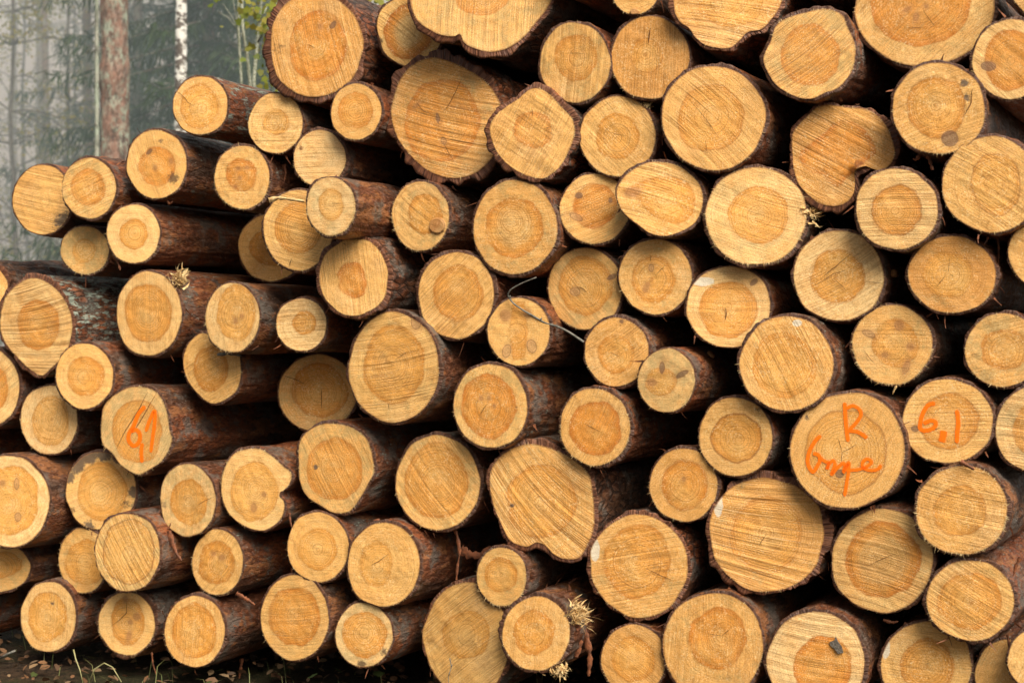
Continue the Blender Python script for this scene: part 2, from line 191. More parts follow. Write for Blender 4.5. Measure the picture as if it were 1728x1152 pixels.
def mk(name, V, faces, mat, parent=None, attrs=None, smooth=True, matidx=None):
    V = np.asarray(V, dtype=np.float32).reshape(-1, 3)
    me = bpy.data.meshes.new(name)
    if isinstance(faces, np.ndarray):
        k = faces.shape[1]; tot = np.full(len(faces), k, dtype=np.int32); flat = faces.astype(np.int32).ravel()
    else:
        tot = np.array([len(f) for f in faces], dtype=np.int32); flat = np.array([i for f in faces for i in f], dtype=np.int32)
    me.vertices.add(len(V)); me.vertices.foreach_set('co', V.ravel())
    me.loops.add(len(flat)); me.loops.foreach_set('vertex_index', flat)
    me.polygons.add(len(tot))
    me.polygons.foreach_set('loop_start', np.r_[0, np.cumsum(tot)[:-1]].astype(np.int32))
    me.polygons.foreach_set('loop_total', tot)
    me.polygons.foreach_set('use_smooth', np.full(len(tot), smooth))
    for m in (mat if isinstance(mat, (list, tuple)) else [mat]):
        me.materials.append(m)
    if matidx is not None:
        me.polygons.foreach_set('material_index', np.asarray(matidx, dtype=np.int32))
    for an, av in (attrs or {}).items():
        av = np.asarray(av, dtype=np.float32)
        at = me.attributes.new(an, 'FLOAT_VECTOR', 'POINT')
        at.data.foreach_set('vector', av.ravel())
    me.update(calc_edges=True); me.validate()
    o = bpy.data.objects.new(name, me); col.objects.link(o)
    if parent is not None: o.parent = parent
    return o

def empty(name, loc):
    o = bpy.data.objects.new(name, None); col.objects.link(o)
    o.location = loc; o.empty_display_size = .1
    return o

def tag(o, label=None, cat=None, group=None, kind=None):
    if label: o['label'] = label
    if cat: o['category'] = cat
    if group: o['group'] = group
    if kind: o['kind'] = kind
    return o

def quads(rows, cols_, wrap=True, off=0, flip=False):
    r = np.arange(rows-1)[:, None]; c = np.arange(cols_ if wrap else cols_-1)[None, :]
    c2 = (c+1) % cols_
    a = r*cols_+c; b = r*cols_+c2; d = (r+1)*cols_+c2; e = (r+1)*cols_+c
    q = np.stack([a, b, d, e], -1).reshape(-1, 4)+off
    return q[:, ::-1] if flip else q

class MB:
    """collects simple shapes for one mesh"""
    def __init__(s): s.v = []; s.f = []; s.n = 0
    def add(s, V, Fq):
        V = np.asarray(V, float).reshape(-1, 3)
        s.v.append(V)
        s.f += [tuple(int(i)+s.n for i in f) for f in Fq]
        s.n += len(V)
    def tube(s, pts, rad, k=6, cap=True):
        pts = np.array(pts, float); n = len(pts)
        rad = np.broadcast_to(np.array(rad, float), (n,))
        T = np.gradient(pts, axis=0); T /= np.linalg.norm(T, axis=1)[:, None]+1e-12
        ref = np.array([0.13, 0.21, 1.0]) if abs(T[0, 2]) < .8 else np.array([1.0, .1, 0])
        V = []
        for i in range(n):
            u = np.cross(T[i], ref); u /= np.linalg.norm(u)+1e-12; w = np.cross(T[i], u)
            for j in range(k):
                a = 2*PI*j/k
                V.append(pts[i]+rad[i]*(u*math.cos(a)+w*math.sin(a)))
        Fq = [(i*k+j, i*k+(j+1) % k, (i+1)*k+(j+1) % k, (i+1)*k+j) for i in range(n-1) for j in range(k)]
        if cap: Fq += [tuple(range(k))[::-1], tuple((n-1)*k+j for j in range(k))]
        s.add(V, Fq)
    def tri(s, a, b, c): s.add([a, b, c], [(0, 1, 2)])
    def quad(s, a, b, c, d): s.add([a, b, c, d], [(0, 1, 2, 3)])
    def build(s, name, mat, parent=None, smooth=True, attrs=None):
        return mk(name, np.concatenate(s.v), s.f, mat, parent, attrs, smooth)

# ------------------------------------------------------------------ materials
class NT:
    def __init__(s, name):
        s.m = bpy.data.materials.new(name); s.m.use_nodes = True
        s.t = s.m.node_tree; s.t.nodes.clear()
        s.out = s.t.nodes.new('ShaderNodeOutputMaterial')
    def n(s, typ, **k):
        nd = s.t.nodes.new(typ)
        for a, b in k.items(): setattr(nd, a, b)
        return nd
    def lk(s, a, b): s.t.links.new(a, b)
    def put(s, sock, v):
        if isinstance(v, bpy.types.NodeSocket): s.lk(v, sock)
        elif v is not None:
            if hasattr(sock.default_value, '__len__') and not hasattr(v, '__len__'): v = (v,)*len(sock.default_value)
            if hasattr(v, '__len__') and len(v) == 3 and len(sock.default_value) == 4: v = tuple(v)+(1,)
            sock.default_value = v
    def math(s, op, a, b=None, c=None, clamp=False):
        nd = s.n('ShaderNodeMath', operation=op, use_clamp=clamp)
        s.put(nd.inputs[0], a)
        if b is not None: s.put(nd.inputs[1], b)
        if c is not None: s.put(nd.inputs[2], c)
        return nd.outputs[0]
    def attr(s, name):
        nd = s.n('ShaderNodeAttribute', attribute_name=name)
        sp = s.n('ShaderNodeSeparateXYZ'); s.lk(nd.outputs['Vector'], sp.inputs[0])
        return nd.outputs['Vector'], sp.outputs[0], sp.outputs[1], sp.outputs[2]
    def comb(s, x, y, z):
        nd = s.n('ShaderNodeCombineXYZ'); s.put(nd.inputs[0], x); s.put(nd.inputs[1], y); s.put(nd.inputs[2], z); return nd.outputs[0]
    def noise(s, vec, scale, detail=2, rough=.5, dist=0):
        nd = s.n('ShaderNodeTexNoise'); s.put(nd.inputs['Vector'], vec)
        nd.inputs['Scale'].default_value = scale; nd.inputs['Detail'].default_value = detail
        nd.inputs['Roughness'].default_value = rough; nd.inputs['Distortion'].default_value = dist
        return nd.outputs['Fac']
    def mr(s, v, a, b, c=0., d=1., smooth=True):
        nd = s.n('ShaderNodeMapRange', interpolation_type='SMOOTHSTEP' if smooth else 'LINEAR')
        s.put(nd.inputs[0], v); s.put(nd.inputs[1], a); s.put(nd.inputs[2], b); s.put(nd.inputs[3], c); s.put(nd.inputs[4], d)
        return nd.outputs[0]
    def mix(s, f, a, b, mode='MIX'):
        nd = s.n('ShaderNodeMix', data_type='RGBA', blend_type=mode)
        s.put(nd.inputs['Factor'], f); s.put(nd.inputs[6], a); s.put(nd.inputs[7], b)
        return nd.outputs[2]
    def bump(s, h, strength=1, dist=1, nrm=None):
        nd = s.n('ShaderNodeBump'); s.put(nd.inputs['Height'], h); s.put(nd.inputs['Strength'], strength); s.put(nd.inputs['Distance'], dist)
        if nrm is not None: s.lk(nrm, nd.inputs['Normal'])
        return nd.outputs[0]
    def bsdf(s, colr, rough=.7, nrm=None, spec=.3, trans=None):
        nd = s.n('ShaderNodeBsdfPrincipled')
        s.put(nd.inputs['Base Color'], colr); s.put(nd.inputs['Roughness'], rough)
        nd.inputs['Specular IOR Level'].default_value = spec
        if nrm is not None: s.lk(nrm, nd.inputs['Normal'])
        s.lk(nd.outputs[0], s.out.inputs['Surface'])
        return nd
    def geo(s): return s.n('ShaderNodeNewGeometry')

def mat_wood():
    N = NT('sawn_wood')
    pos, u, v, seed = N.attr('fpos')
    _, t, hsdf, ksdf = N.attr('fdat')
    _, sc, sl, ss = N.attr('fsaw')
    _, tint, hs, stain = N.attr('fcol')
    _, rr, kkind, ring = N.attr('fext')
    _, donut, white, stk = N.attr('fext2')
    _, weather, _w1, _w2 = N.attr('fext3')
    P = N.comb(u, v, N.math('MULTIPLY', seed, 7.3))
    nlow = N.noise(P, 14, 3, .6)
    nmid = N.noise(P, 60, 3, .6)
    nfine = N.noise(P, 235, 4, .8)
    # ragged edges of the heart
    h = N.math('ADD', hsdf, N.math('MULTIPLY', N.math('SUBTRACT', nmid, .5), .009))
    hm = N.mr(h, -.0022, .0030)
    hin = N.mr(h, 0.0, .024)                 # 0 at the edge, 1 deep inside
    # growth rings
    rw = N.math('ADD', rr, N.math('MULTIPLY', N.math('SUBTRACT', nlow, .5), .012))
    rv = N.noise(N.comb(rw, seed, 0.), 240, 2, .6)
    rv2 = N.noise(N.comb(rw, seed, 3.), 60, 1, .5)
    sweep = N.noise(P, 7, 2, .5)
    # saw marks
    sw = N.noise(N.comb(sc, N.math('MULTIPLY', sl, .016), seed), 165, 2, .6)
    sw2 = N.noise(N.comb(sc, N.math('MULTIPLY', sl, .02), N.math('ADD', seed, 5.)), 300, 1, .5)
    swm = N.mr(sw, .42, .60)
    patch = N.mr(N.noise(P, 9, 2, .5), .35, .62)
    ss = N.math('MINIMUM', 1., N.math('ADD', .18, N.math('MULTIPLY', ss, 1.1)))
    sst = N.math('MULTIPLY', ss, N.math('ADD', N.math('MULTIPLY', patch, .75), .25))
    # colour
    sap = N.mix(N.mr(tint, .3, 1., 0., 1., False), N.mix(N.mr(tint, 0., .3, 0., 1., False), (1., .70, .33), (1., .60, .20)), (.76, .35, .085))
    sap = N.mix(N.math('MULTIPLY', N.mr(nlow, .35, .7), .55), sap, (.93, .455, .115))
    sap = N.mix(N.math('MULTIPLY', N.mr(sweep, .5, .75), .35), sap, (1., .70, .34))
    hc_in = N.mix(hs, (.96, .52, .13), (.84, .33, .048))
    hc_ed = N.mix(hs, (.82, .39, .065), (.60, .17, .016))
    edge = N.math('MULTIPLY', N.math('SUBTRACT', 1., hin), N.math('ADD', .75, N.math('MULTIPLY', donut, .25)))
    hc = N.mix(edge, hc_in, hc_ed)
    painted_sheen = N.math('MULTIPLY', N.mr(t, .05, .55, 1., 0.), N.mr(N.noise(P, 11, 2, .5), .38, .62, .1, .75))  # glossy sheen round the pith, painted in as paler wood
    painted_sheen = N.math('MULTIPLY', painted_sheen, N.math('SUBTRACT', 1., N.math('MULTIPLY', hs, .7)))
    hc = N.mix(painted_sheen, hc, (1., .66, .26))
    hc = N.mix(N.math('MULTIPLY', donut, N.mr(h, .02, .05)), hc, (.84, .54, .21))
    hc = N.mix(N.math('MULTIPLY', N.mr(nlow, .45, .7), .45), hc, (.82, .49, .15))
    hmf = N.math('MULTIPLY', hm, N.math('MINIMUM', 1., N.math('ADD', .38, N.math('MULTIPLY', hs, 1.5))))
    c = N.mix(hmf, sap, hc)
    # thin darker ring at the heart border
    rg = N.math('MULTIPLY', N.math('SUBTRACT', 1., N.mr(N.math('ABSOLUTE', h), .001, .0045)), N.math('ADD', .22, N.math('MULTIPLY', ring, .6)))
    rg = N.math('MULTIPLY', rg, N.mr(N.math('ADD', hs, ring), 0., .12))
    c = N.mix(rg, c, (.42, .17, .04))
    ringamt = N.math('ADD', .26, N.math('MULTIPLY', hm, .34))
    c = N.mix(N.math('MULTIPLY', N.mr(rv, .50, .62), ringamt), c, (.50, .185, .034))
    c = N.mix(N.math('MULTIPLY', N.mr(rv, .3, .46, 1., 0.), .22), c, (.88, .66, .36))
    c = N.mix(N.math('MULTIPLY', N.mr(rv2, .5, .7), .22), c, (.52, .27, .085))
    # saw marks, colour
    c = N.mix(N.math('MULTIPLY', N.math('MULTIPLY', swm, sst), .52), c, (.36, .16, .05))
    c = N.mix(N.math('MULTIPLY', N.math('MULTIPLY', N.mr(sw2, .56, .66), ss), .48), c, (.38, .17, .05))
    c = N.mix(N.math('MULTIPLY', N.math('MULTIPLY', N.mr(sw, .42, .3), ss), .3), c, (.9, .7, .42))
    # fibre speckle, with pale fibre glints painted into the colour
    c = N.mix(N.math('MULTIPLY', N.mr(nfine, .54, .63), .55), c, (.42, .16, .032))
    c = N.mix(N.math('MULTIPLY', N.mr(nfine, .46, .37), N.math('ADD', .25, N.math('MULTIPLY', N.mr(N.noise(P, 22, 2, .5), .42, .6), .6))), c, (1., .81, .47))
    # dark specks
    spk = N.mr(N.noise(P, 190, 1, .4), .72, .78)
    c = N.mix(N.math('MULTIPLY', spk, .45), c, (.12, .06, .03))
    # grey-green weathering of some ends
    wn = N.mr(N.math('ADD', N.noise(P, 20, 4, .7), N.math('MULTIPLY', weather, .24)), .60, .85)
    wn = N.math('MULTIPLY', wn, N.math('SUBTRACT', 1., N.math('MULTIPLY', hm, .7)))
    c = N.mix(N.math('MULTIPLY', wn, .5), c, (.44, .34, .15))
    # stains: blue-grey, dirt, brown, green
    sn = N.mr(N.math('ADD', stain, N.math('MULTIPLY', N.math('SUBTRACT', N.noise(P, 90, 4, .7), .5), 1.3)), .42, .8)
    sn = N.math('MULTIPLY', sn, N.mr(stain, .02, .2))
    stc = N.mix(N.mr(stk, .3, .7), (.065, .062, .064), (.085, .048, .03))
    stc = N.mix(N.mr(stk, 1.3, 1.7), stc, (.20, .07, .03))
    stc = N.mix(N.mr(stk, 2.3, 2.7), stc, (.40, .42, .16))
    c = N.mix(N.math('MULTIPLY', sn, .82), c, stc)
    # weathered white patches
    wm = N.mr(N.math('ADD', white, N.math('MULTIPLY', N.math('SUBTRACT', nmid, .5), .5)), .4, .55)
    c = N.mix(N.math('MULTIPLY', wm, .8), c, (.80, .74, .60))
    # knots
    k = N.math('ADD', ksdf, N.math('MULTIPLY', N.math('SUBTRACT', nmid, .5), .004))
    km = N.mr(k, -.0022, .0022)
    kc = N.mix(N.mr(kkind, .3, .7), (.46, .20, .085), (.20, .125, .085))
    kc = N.mix(N.mr(kkind, 1.3, 1.7), kc, (.62, .36, .17))
    kc = N.mix(N.mr(kkind, 2.3, 2.7), kc, (.55, .26, .11))
    kc = N.mix(N.math('MULTIPLY', N.mr(nfine, .4, .6), .4), kc, N.mix(.5, kc, (.1, .05, .03)))
    kc = N.mix(N.mr(N.noise(N.comb(N.math('MULTIPLY', k, 1.), seed, 9.), 520, 1, .5), .45, .6), kc, N.mix(.6, kc, (.10, .05, .03)))
    halo = N.math('MULTIPLY', N.mr(k, -.012, .001), .42)
    c = N.mix(halo, c, (.52, .25, .09))
    c = N.mix(N.math('MULTIPLY', km, N.math('ADD', .45, N.math('MULTIPLY', N.mr(N.math('ABSOLUTE', N.math('SUBTRACT', kkind, 1.)), 0., .5, 1., 0.), .25))), c, kc)
    ke = N.math('SUBTRACT', 1., N.mr(N.math('ABSOLUTE', k), .0003, .0018))
    c = N.mix(N.math('MULTIPLY', ke, N.math('MULTIPLY', N.mr(kkind, .5, 1.), .45)), c, (.14, .065, .035))
    # rim
    rim = N.mr(N.math('ADD', t, N.math('MULTIPLY', N.math('SUBTRACT', nmid, .5), .035)), .968, .995)
    c = N.mix(N.math('MULTIPLY', rim, .75), c, (.30, .13, .05))
    # relief
    hgt = N.math('ADD', N.math('MULTIPLY', sw, N.math('MULTIPLY', sst, -.0042)), N.math('MULTIPLY', nfine, .0026))
    hgt = N.math('ADD', hgt, N.math('MULTIPLY', rv, .0007))
    hgt = N.math('ADD', hgt, N.math('MULTIPLY', nlow, .005))
    hgt = N.math('ADD', hgt, N.math('MULTIPLY', N.math('MULTIPLY', sw2, ss), -.001))
    rough = N.mr(N.noise(P, 260, 2, .6), .35, .65, .25, .6)
    N.bsdf(c, rough, N.bump(hgt, .9, 1), .22)
    return N.m

def mat_bark():
    N = NT('log_bark')
    pos, x, y, z = N.attr('bpos')         # x,y round the log, z along
    _, cut, thick, lich = N.attr('bdat')
    _, red, seed, hgt0 = N.attr('bdat2')
    so = N.math('MULTIPLY', seed, 3.7)
    P = N.comb(N.math('ADD', x, so), y, N.math('MULTIPLY', z, .38))
    n1 = N.noise(P, 26, 5, .65, .4)
    n2 = N.noise(P, 95, 4, .7)
    n3 = N.noise(P, 7, 2, .5)
    vo = N.n('ShaderNodeTexVoronoi', feature='DISTANCE_TO_EDGE'); vo.inputs['Scale'].default_value = 42
    wv = N.n('ShaderNodeVectorMath', operation='ADD'); N.lk(P, wv.inputs[0])
    N.put(wv.inputs[1], N.comb(N.math('MULTIPLY', n1, .03), N.math('MULTIPLY', n2, .02), N.math('MULTIPLY', n2, .02)))
    N.lk(wv.outputs[0], vo.inputs['Vector'])
    fis = N.mr(vo.outputs['Distance'], .02, .14, 1., 0.)
    fis = N.math('MULTIPLY', fis, N.math('ADD', .35, N.math('MULTIPLY', thick, .6)))
    base = N.mix(N.mr(n1, .35, .62), (.038, .016, .009), (.105, .050, .028))
    base = N.mix(N.math('MULTIPLY', N.mr(n2, .45, .7), .7), base, (.17, .11, .08))
    redc = N.mix(N.mr(n2, .35, .65), (.13, .034, .012), (.36, .105, .034))
    base = N.mix(N.math('MULTIPLY', red, N.mr(n3, .32, .6)), base, redc)
    base = N.mix(N.math('MULTIPLY', fis, .85), base, (.022, .012, .008))
    pt_ = N.math('MULTIPLY', N.mr(N.noise(P, 11, 4, .8), .52, .58), N.math('SUBTRACT', 1., N.math('MULTIPLY', thick, .7)))
    base = N.mix(N.math('MULTIPLY', pt_, .75), base, N.mix(n2, (.17, .055, .020), (.46, .20, .075)))
    gp = N.mr(N.noise(N.comb(N.math('ADD', x, so), y, z), 9, 4, .7), .50, .62)
    base = N.mix(N.math('MULTIPLY', gp, .75), base, N.mix(n2, (.07, .06, .05), (.23, .20, .17)))
    # pale inner flakes
    fl = N.mr(N.noise(P, 55, 3, .8), .62, .68)
    base = N.mix(N.math('MULTIPLY', fl, .55), base, (.34, .15, .065))
    sp2 = N.mr(N.noise(P, 240, 2, .6), .66, .72)  # pale dots put into the colour for the glistening of the bark
    base = N.mix(N.math('MULTIPLY', sp2, .6), base, (.42, .33, .26))
    # lichen
    ln = N.mr(N.math('ADD', N.noise(P, 48, 5, .8), N.math('MULTIPLY', lich, .11)), .61, .66)
    ln = N.math('MULTIPLY', ln, N.mr(lich, .0, .3))
    base = N.mix(N.math('MULTIPLY', ln, .85), base, N.mix(n2, (.24, .30, .24), (.50, .56, .48)))
    # sawn through bark on the end
    cb = N.mix(N.mr(N.noise(P, 160, 3, .6), .35, .65), (.105, .036, .018), (.26, .105, .050))
    cb = N.mix(thick, N.mix(.6, cb, (.04, .02, .012)), cb)
    c = N.mix(cut, base, cb)
    h = N.math('ADD', N.math('MULTIPLY', n1, .012), N.math('MULTIPLY', n2, .008))
    h = N.math('ADD', h, N.math('MULTIPLY', fis, -.005))
    h = N.math('ADD', h, N.math('MULTIPLY', ln, .003))
    h = N.math('ADD', h, N.math('MULTIPLY', N.noise(P, 330, 2, .6), .0012))
    rough = N.mr(n2, .3, .7, .32, .7)
    N.bsdf(c, rough, N.bump(h, 1., 1), .5)
    return N.m

def mat_simple(name, c1, c2, scale=40, rough=.7, spec=.25, bumpd=.002, c3=None):
    N = NT(name)
    tc = N.n('ShaderNodeTexCoord')
    n1 = N.noise(tc.outputs['Object'], scale, 4, .65)
    c = N.mix(N.mr(n1, .35, .65), c1, c2)
    if c3: c = N.mix(N.mr(N.noise(tc.outputs['Object'], scale*.37, 3, .6), .55, .62), c, c3)
    N.bsdf(c, rough, N.bump(n1, 1, bumpd*2), spec)
    return N.m

def mat_paint():
    N = NT('orange_spray_paint')
    pos, u, v, e = N.attr('ppos')           # e: 1 mid stroke, 0 at the edge
    n1 = N.noise(N.comb(u, v, 0.), 330, 3, .6)
    n2 = N.noise(N.comb(u, v, 3.), 60, 2, .6)
    al = N.mr(N.math('ADD', e, N.math('MULTIPLY', N.math('SUBTRACT', n1, .5), 1.5)), .06, .5)
    al = N.math('MULTIPLY', al, N.mr(n2, .3, .5, .82, 1.))
    c = N.mix(n1, (1., .15, .004), (1.0, .24, .010))
    b = N.bsdf(c, .75, None, .15)
    b.inputs['Emission Color'].default_value = (1., .2, .01, 1); b.inputs['Emission Strength'].default_value = .08  # slight glow added to brighten the paint strokes
    N.put(b.inputs['Alpha'], N.math('MULTIPLY', al, .93))
    return N.m

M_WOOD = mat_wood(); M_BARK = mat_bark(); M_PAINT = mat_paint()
M_CRACK = mat_simple('crack_dark', (.09, .036, .014), (.24, .11, .045), 200, .9, .05)
M_SPL = mat_simple('torn_wood_fibre', (.86, .66, .34), (.52, .31, .12), 60, .7, .2)
M_SHRED = mat_simple('bark_shred', (.30, .105, .045), (.11, .045, .025), 60, .6, .3)
M_FLAKE = mat_simple('grey_bark_flake', (.10, .085, .07), (.2, .17, .14), 150, .8, .2)
M_STUB = mat_simple('branch_stub_wood', (.5, .24, .09), (.3, .13, .06), 120, .7, .2)
M_TWIG = mat_simple('grey_twig_bark', (.10, .10, .085), (.23, .22, .19), 90, .7, .2)

# ------------------------------------------------------------------ outlines and the depth of every log
NA = 176
ids = sorted(D)
for i in ids:
    d = D[i]; rs = np.random.RandomState(i*13+5)
    if d.get('poly'):
        o = closed_curve(d['poly'], NA)
    else:
        o = ellipse(d['box'], NA, rs, .019 if not d.get('thick') else .028)
        x0, x1, y0, y1 = d['box']
        mx0, my0 = o.min(0); mx1, my1 = o.max(0)          # keep the measured box
        o[:, 0] = (o[:, 0]-mx0)/(mx1-mx0)*(x1-x0)+x0; o[:, 1] = (o[:, 1]-my0)/(my1-my0)*(y1-y0)+y0
    area2 = np.sum(o[:, 0]*np.roll(o[:, 1], -1)-np.roll(o[:, 0], -1)*o[:, 1])
    if area2 < 0: o = o[::-1].copy()                       # clockwise on screen (y down)
    d['o'] = o; d['c'] = (o.min(0)+o.max(0))/2
    r = ray(o[:, 0], o[:, 1]); rc = ray(*d['c'])
    q = r/(r@A)[:, None]; qc = rc/(rc@A)
    d['q'] = np.array([qc@E1, qc@E2])
    qu = np.stack([q@E1, q@E2], -1)
    ar = abs(np.sum(qu[:, 0]*np.roll(qu[:, 1], -1)-np.roll(qu[:, 0], -1)*qu[:, 1]))/2
    d['r0'] = math.sqrt(ar/PI)
    rpx = math.sqrt(abs(area2)/2/PI)
    d['rpx'] = rpx
    d['r'] = d['r0']*(1+d['bark']/rpx)

S0 = 4.6
idx = {k: n for n, k in enumerate(ids)}
Q = np.array([D[i]['q'] for i in ids]); R = np.array([D[i]['r'] for i in ids])*.955
rsj = np.random.RandomState(3)
S = np.full(len(ids), S0)+rsj.uniform(-.04, .04, len(ids))
S00 = S.copy()
right = np.array([D[i]['c'][0] > 620 for i in ids])
LO = np.where(right, 4.55, 4.3); HI = np.where(right, 4.64, 5.3)
HI[idx[29]] = 4.62; LO[idx[40]] = 4.52; HI[idx[30]] = 4.64
for it in range(1500):
    G = (S-S00)*.02
    P = Q*S[:, None]; RR = R*S
    dv = P[:, None]-P[None]; dist = np.linalg.norm(dv, axis=2)+1e-9
    ov = RR[:, None]+RR[None]-dist; np.fill_diagonal(ov, -1)
    act = ov > 0
    # d ov_ij / d s_i = R_i - (dv.Q_i)/dist
    dS = (R[:, None]-np.einsum('ijk,ik->ij', dv/dist[..., None], Q))*act*ov
    G = G+2*dS.sum(1)*1.0
    for f_, b_ in FRONT:
        a, b = idx[f_], idx[b_]
        g = S[a]-S[b]+FAR.get((f_, b_), .025 if D[f_]['c'][0] > 620 else .07)
        if g > 0: G[a] += g*.25; G[b] -= g*.25
    S -= np.clip(G*1.2, -.02, .02)
    S = np.clip(S, LO, HI)
for n, i in enumerate(ids): D[i]['s'] = float(S[n])
print({i: round(D[i]['s'], 2) for i in ids})
zb = min(-abs(D[i]['q'][1]*D[i]['s'])*(D[i]['q'][1] < 0)-D[i]['r']*D[i]['s'] for i in ids if D[i]['c'][0] < 900)
CAMH = -zb+.01
print('CAMH', CAMH, 'S', S.min(), S.max(), 'max overlap', ov.max())
CAM = np.array([0, 0, CAMH])

# ------------------------------------------------------------------ build one log
def plane_frame(d):
    """cut plane through the face centre, yawed until the trunk section comes out round"""
    rc = ray(*d['c']); C = rc*d['s']/(rc@A)
    o = d['o']; r = ray(o[:, 0], o[:, 1])
    best = None
    for g in np.linspace(-18, 18, 37):
        a = AL-math.radians(g)
        n = np.array([math.sin(a), math.cos(a), 0.])
        P = r*((C@n)/(r@n))[:, None]
        w = np.ptp(P@E1); h = np.ptp(P@E2)
        e = abs(math.log(w/h))+.004*abs(g)
        if best is None or e < best[0]: best = (e, n, P)
    return C, best[1], best[2]

def unproj(px, py, C, n):
    r = ray(px, py)
    return r*((C@n)/(r@n))[..., None]

NT_RING = 38
def build_log(i):
    d = D[i]; rs = np.random.RandomState(1000+i); rnd = random.Random(2000+i)
    C, n, W = plane_frame(d)
    t1 = np.array([n[1], -n[0], 0.])                       # horizontal direction in the cut plane
    pith = d.get('pith')
    if pith is None:
        if d['heart']: pith = ((d['heart'][0]+d['heart'][1])/2+rs.uniform(-4, 4), (d['heart'][2]+d['heart'][3])/2+rs.uniform(-4, 4))
        else: pith = tuple(d['c']+rs.uniform(-5, 5, 2))
    Pp = unproj(np.array(pith[0], float), np.array(pith[1], float), C, n)
    root = empty('log', tuple(C+CAM))
    tag(root, d['label'], 'log', 'sawn pine logs in the stack')
    d['root'] = root; d['C'] = C; d['n'] = n
    # face in polar rings, image coordinates kept for the painted features
    K = 40
    tt = (np.arange(1, K+1)/K)**.85
    o = d['o']
    ip = np.array(pith)
    # rim raggedness
    rag = 1+.006*vnoise(np.arange(NA)*1.0, np.zeros(NA), i, NA)-.003
    oo = ip+(o-ip)*rag[:, None]
    IM = ip[None, None]+(oo-ip)[None]*tt[:, None, None]
    PX = IM[..., 0]; PY = IM[..., 1]
    P3 = unproj(PX, PY, C, n)
    u = (P3-Pp)@t1; v = (P3-Pp)[..., 2]
    T = np.broadcast_to(tt[:, None], u.shape)
    mpp = d['s']/(ray(*d['c'])@A)/F                       # metres per photo pixel here
    if d.get('heartp'): hp = closed_curve(d['heartp'], 120)
    elif d['heart']:
        hp = ellipse(d['heart'], 120, rs, .045*d.get('heartn', 1))
    else: hp = None
    hsdf = poly_sdf(PX, PY, hp)*mpp if hp is not None else np.full(u.shape, -.2)
    if d.get('cross'):
        cx, cy = d['c']
        hsdf = np.maximum(np.minimum(.012, .030-np.abs((PX-875)*mpp)-.12*np.abs(PY-558)*mpp), hsdf*.0-.05)
        hsdf = np.minimum(hsdf, (48-np.abs(PY-558))*mpp*.5)
    ks = np.full(u.shape, -.2); kk = np.zeros(u.shape)
    for (kx, ky, ka, kb, ang, kind) in d.get('knots', []):
        a = math.radians(-ang); dx = PX-kx; dy = PY-ky
        ax = dx*math.cos(a)+dy*math.sin(a); ay = -dx*math.sin(a)+dy*math.cos(a)
        s_ = (1-np.sqrt((ax/ka)**2+(ay/kb)**2))*min(ka, kb)*mpp
        kk = np.where(s_ > ks, kind, kk); ks = np.maximum(ks, s_)
    st = np.zeros(u.shape); stk = np.zeros(u.shape)
    for (sx, sy, sr, sv, kind) in d.get('stain', []):
        g = sv*np.exp(-(((PX-sx)**2+(PY-sy)**2)/(sr*.9)**2))*1.05
        stk = np.where(g > st, kind, stk); st = np.maximum(st, g)
    # a little rim weathering on many ends
    wth = rs.uniform(0, .34)*vnoise(np.arange(NA)/NA*9, np.zeros(NA), i+50, 9)[None]*np.clip((T-.8)/.2, 0, 1)
    stk = np.where(wth > st, float(rs.randint(0, 2)), stk); st = np.maximum(st, wth)
    wh = np.zeros(u.shape)
    if d.get('white'):
        wx, wy, wa, wb = d['white']
        wh = np.exp(-(((PX-wx)/wa)**2+((PY-wy)/wb)**2))
    a = math.radians(d['sa']+rs.uniform(-3, 3))            # direction of the saw lines on screen
    du = math.cos(a); dv_ = math.sin(a)
    bow = rs.uniform(-.6, .6)
    along = u*du+v*dv_; across = -u*dv_+v*du+bow*along**2
    if abs(d['sa']) > 0 and i in (98, 57, 8, 71): across = across*(1-.9*along)
    rad = T*d['r0']*d['s']*.75+.25*np.sqrt(u*u+v*v)
    # surface relief of the cut
    relief = .0035*(vnoise(u*18+50, v*18+50, i)-.5)+.0016*(vnoise(u*60+50, v*60+50, i+1)-.5)
    relief += .0032*d['ss']*(vnoise(across*95+300, along*1.5+50, i+2)-.5)
    if i in (16, 94, 95): relief *= .15
    if i == 58:
        ca = u*math.cos(.95)+v*math.sin(.95)
        relief += .004*np.floor(vnoise(ca*34+20, (u*-math.sin(.95)+v*math.cos(.95))*3+9, 5)*4)/4
    if i == 83:
        relief += -.03*np.exp(-(((PX-1450)/12)**2+((PY-284)/10)**2))
    bul = ((kk == 3) & (ks > 0))
    relief += np.where(bul, -.008, 0)
    P3 = P3+relief[..., None]*n[None, None]
    V = np.concatenate([(Pp+n*relief[0].mean())[None], P3.reshape(-1, 3)])-C
    def att(a_, b_, c_):
        m = np.stack([np.broadcast_to(a_, u.shape), np.broadcast_to(b_, u.shape), np.broadcast_to(c_, u.shape)], -1).reshape(-1, 3)
        return np.concatenate([m[:NA].mean(0)[None], m])
    q = quads(K, NA, off=1)
    fan = [(0, 1+(j+1) % NA, 1+j) for j in range(NA)]
    F4 = [tuple(x) for x in q.tolist()]
    att_d = dict(fpos=att(u, v, float(i)), fdat=att(T, hsdf, ks), fsaw=att(across, along, d['ss']),
                 fcol=att(min(1, max(0, d['tint']*1.6+rs.uniform(-.25, .3))), min(1, d['hs']*1.12+.1*(d['hs'] > 0)), st), fext=att(rad, kk, d.get('ring', 0)), fext2=att(d.get('donut', 0), wh, stk), fext3=att(d.get('weather', max(0, rs.uniform(-.7, 1.))), 0, 0))
    for k_ in att_d: pass
    att_d['fpos'][0] = (0, 0, i); att_d['fdat'][0, 0] = 0
    faces = fan+[f[::-1] for f in F4] if False else fan+F4
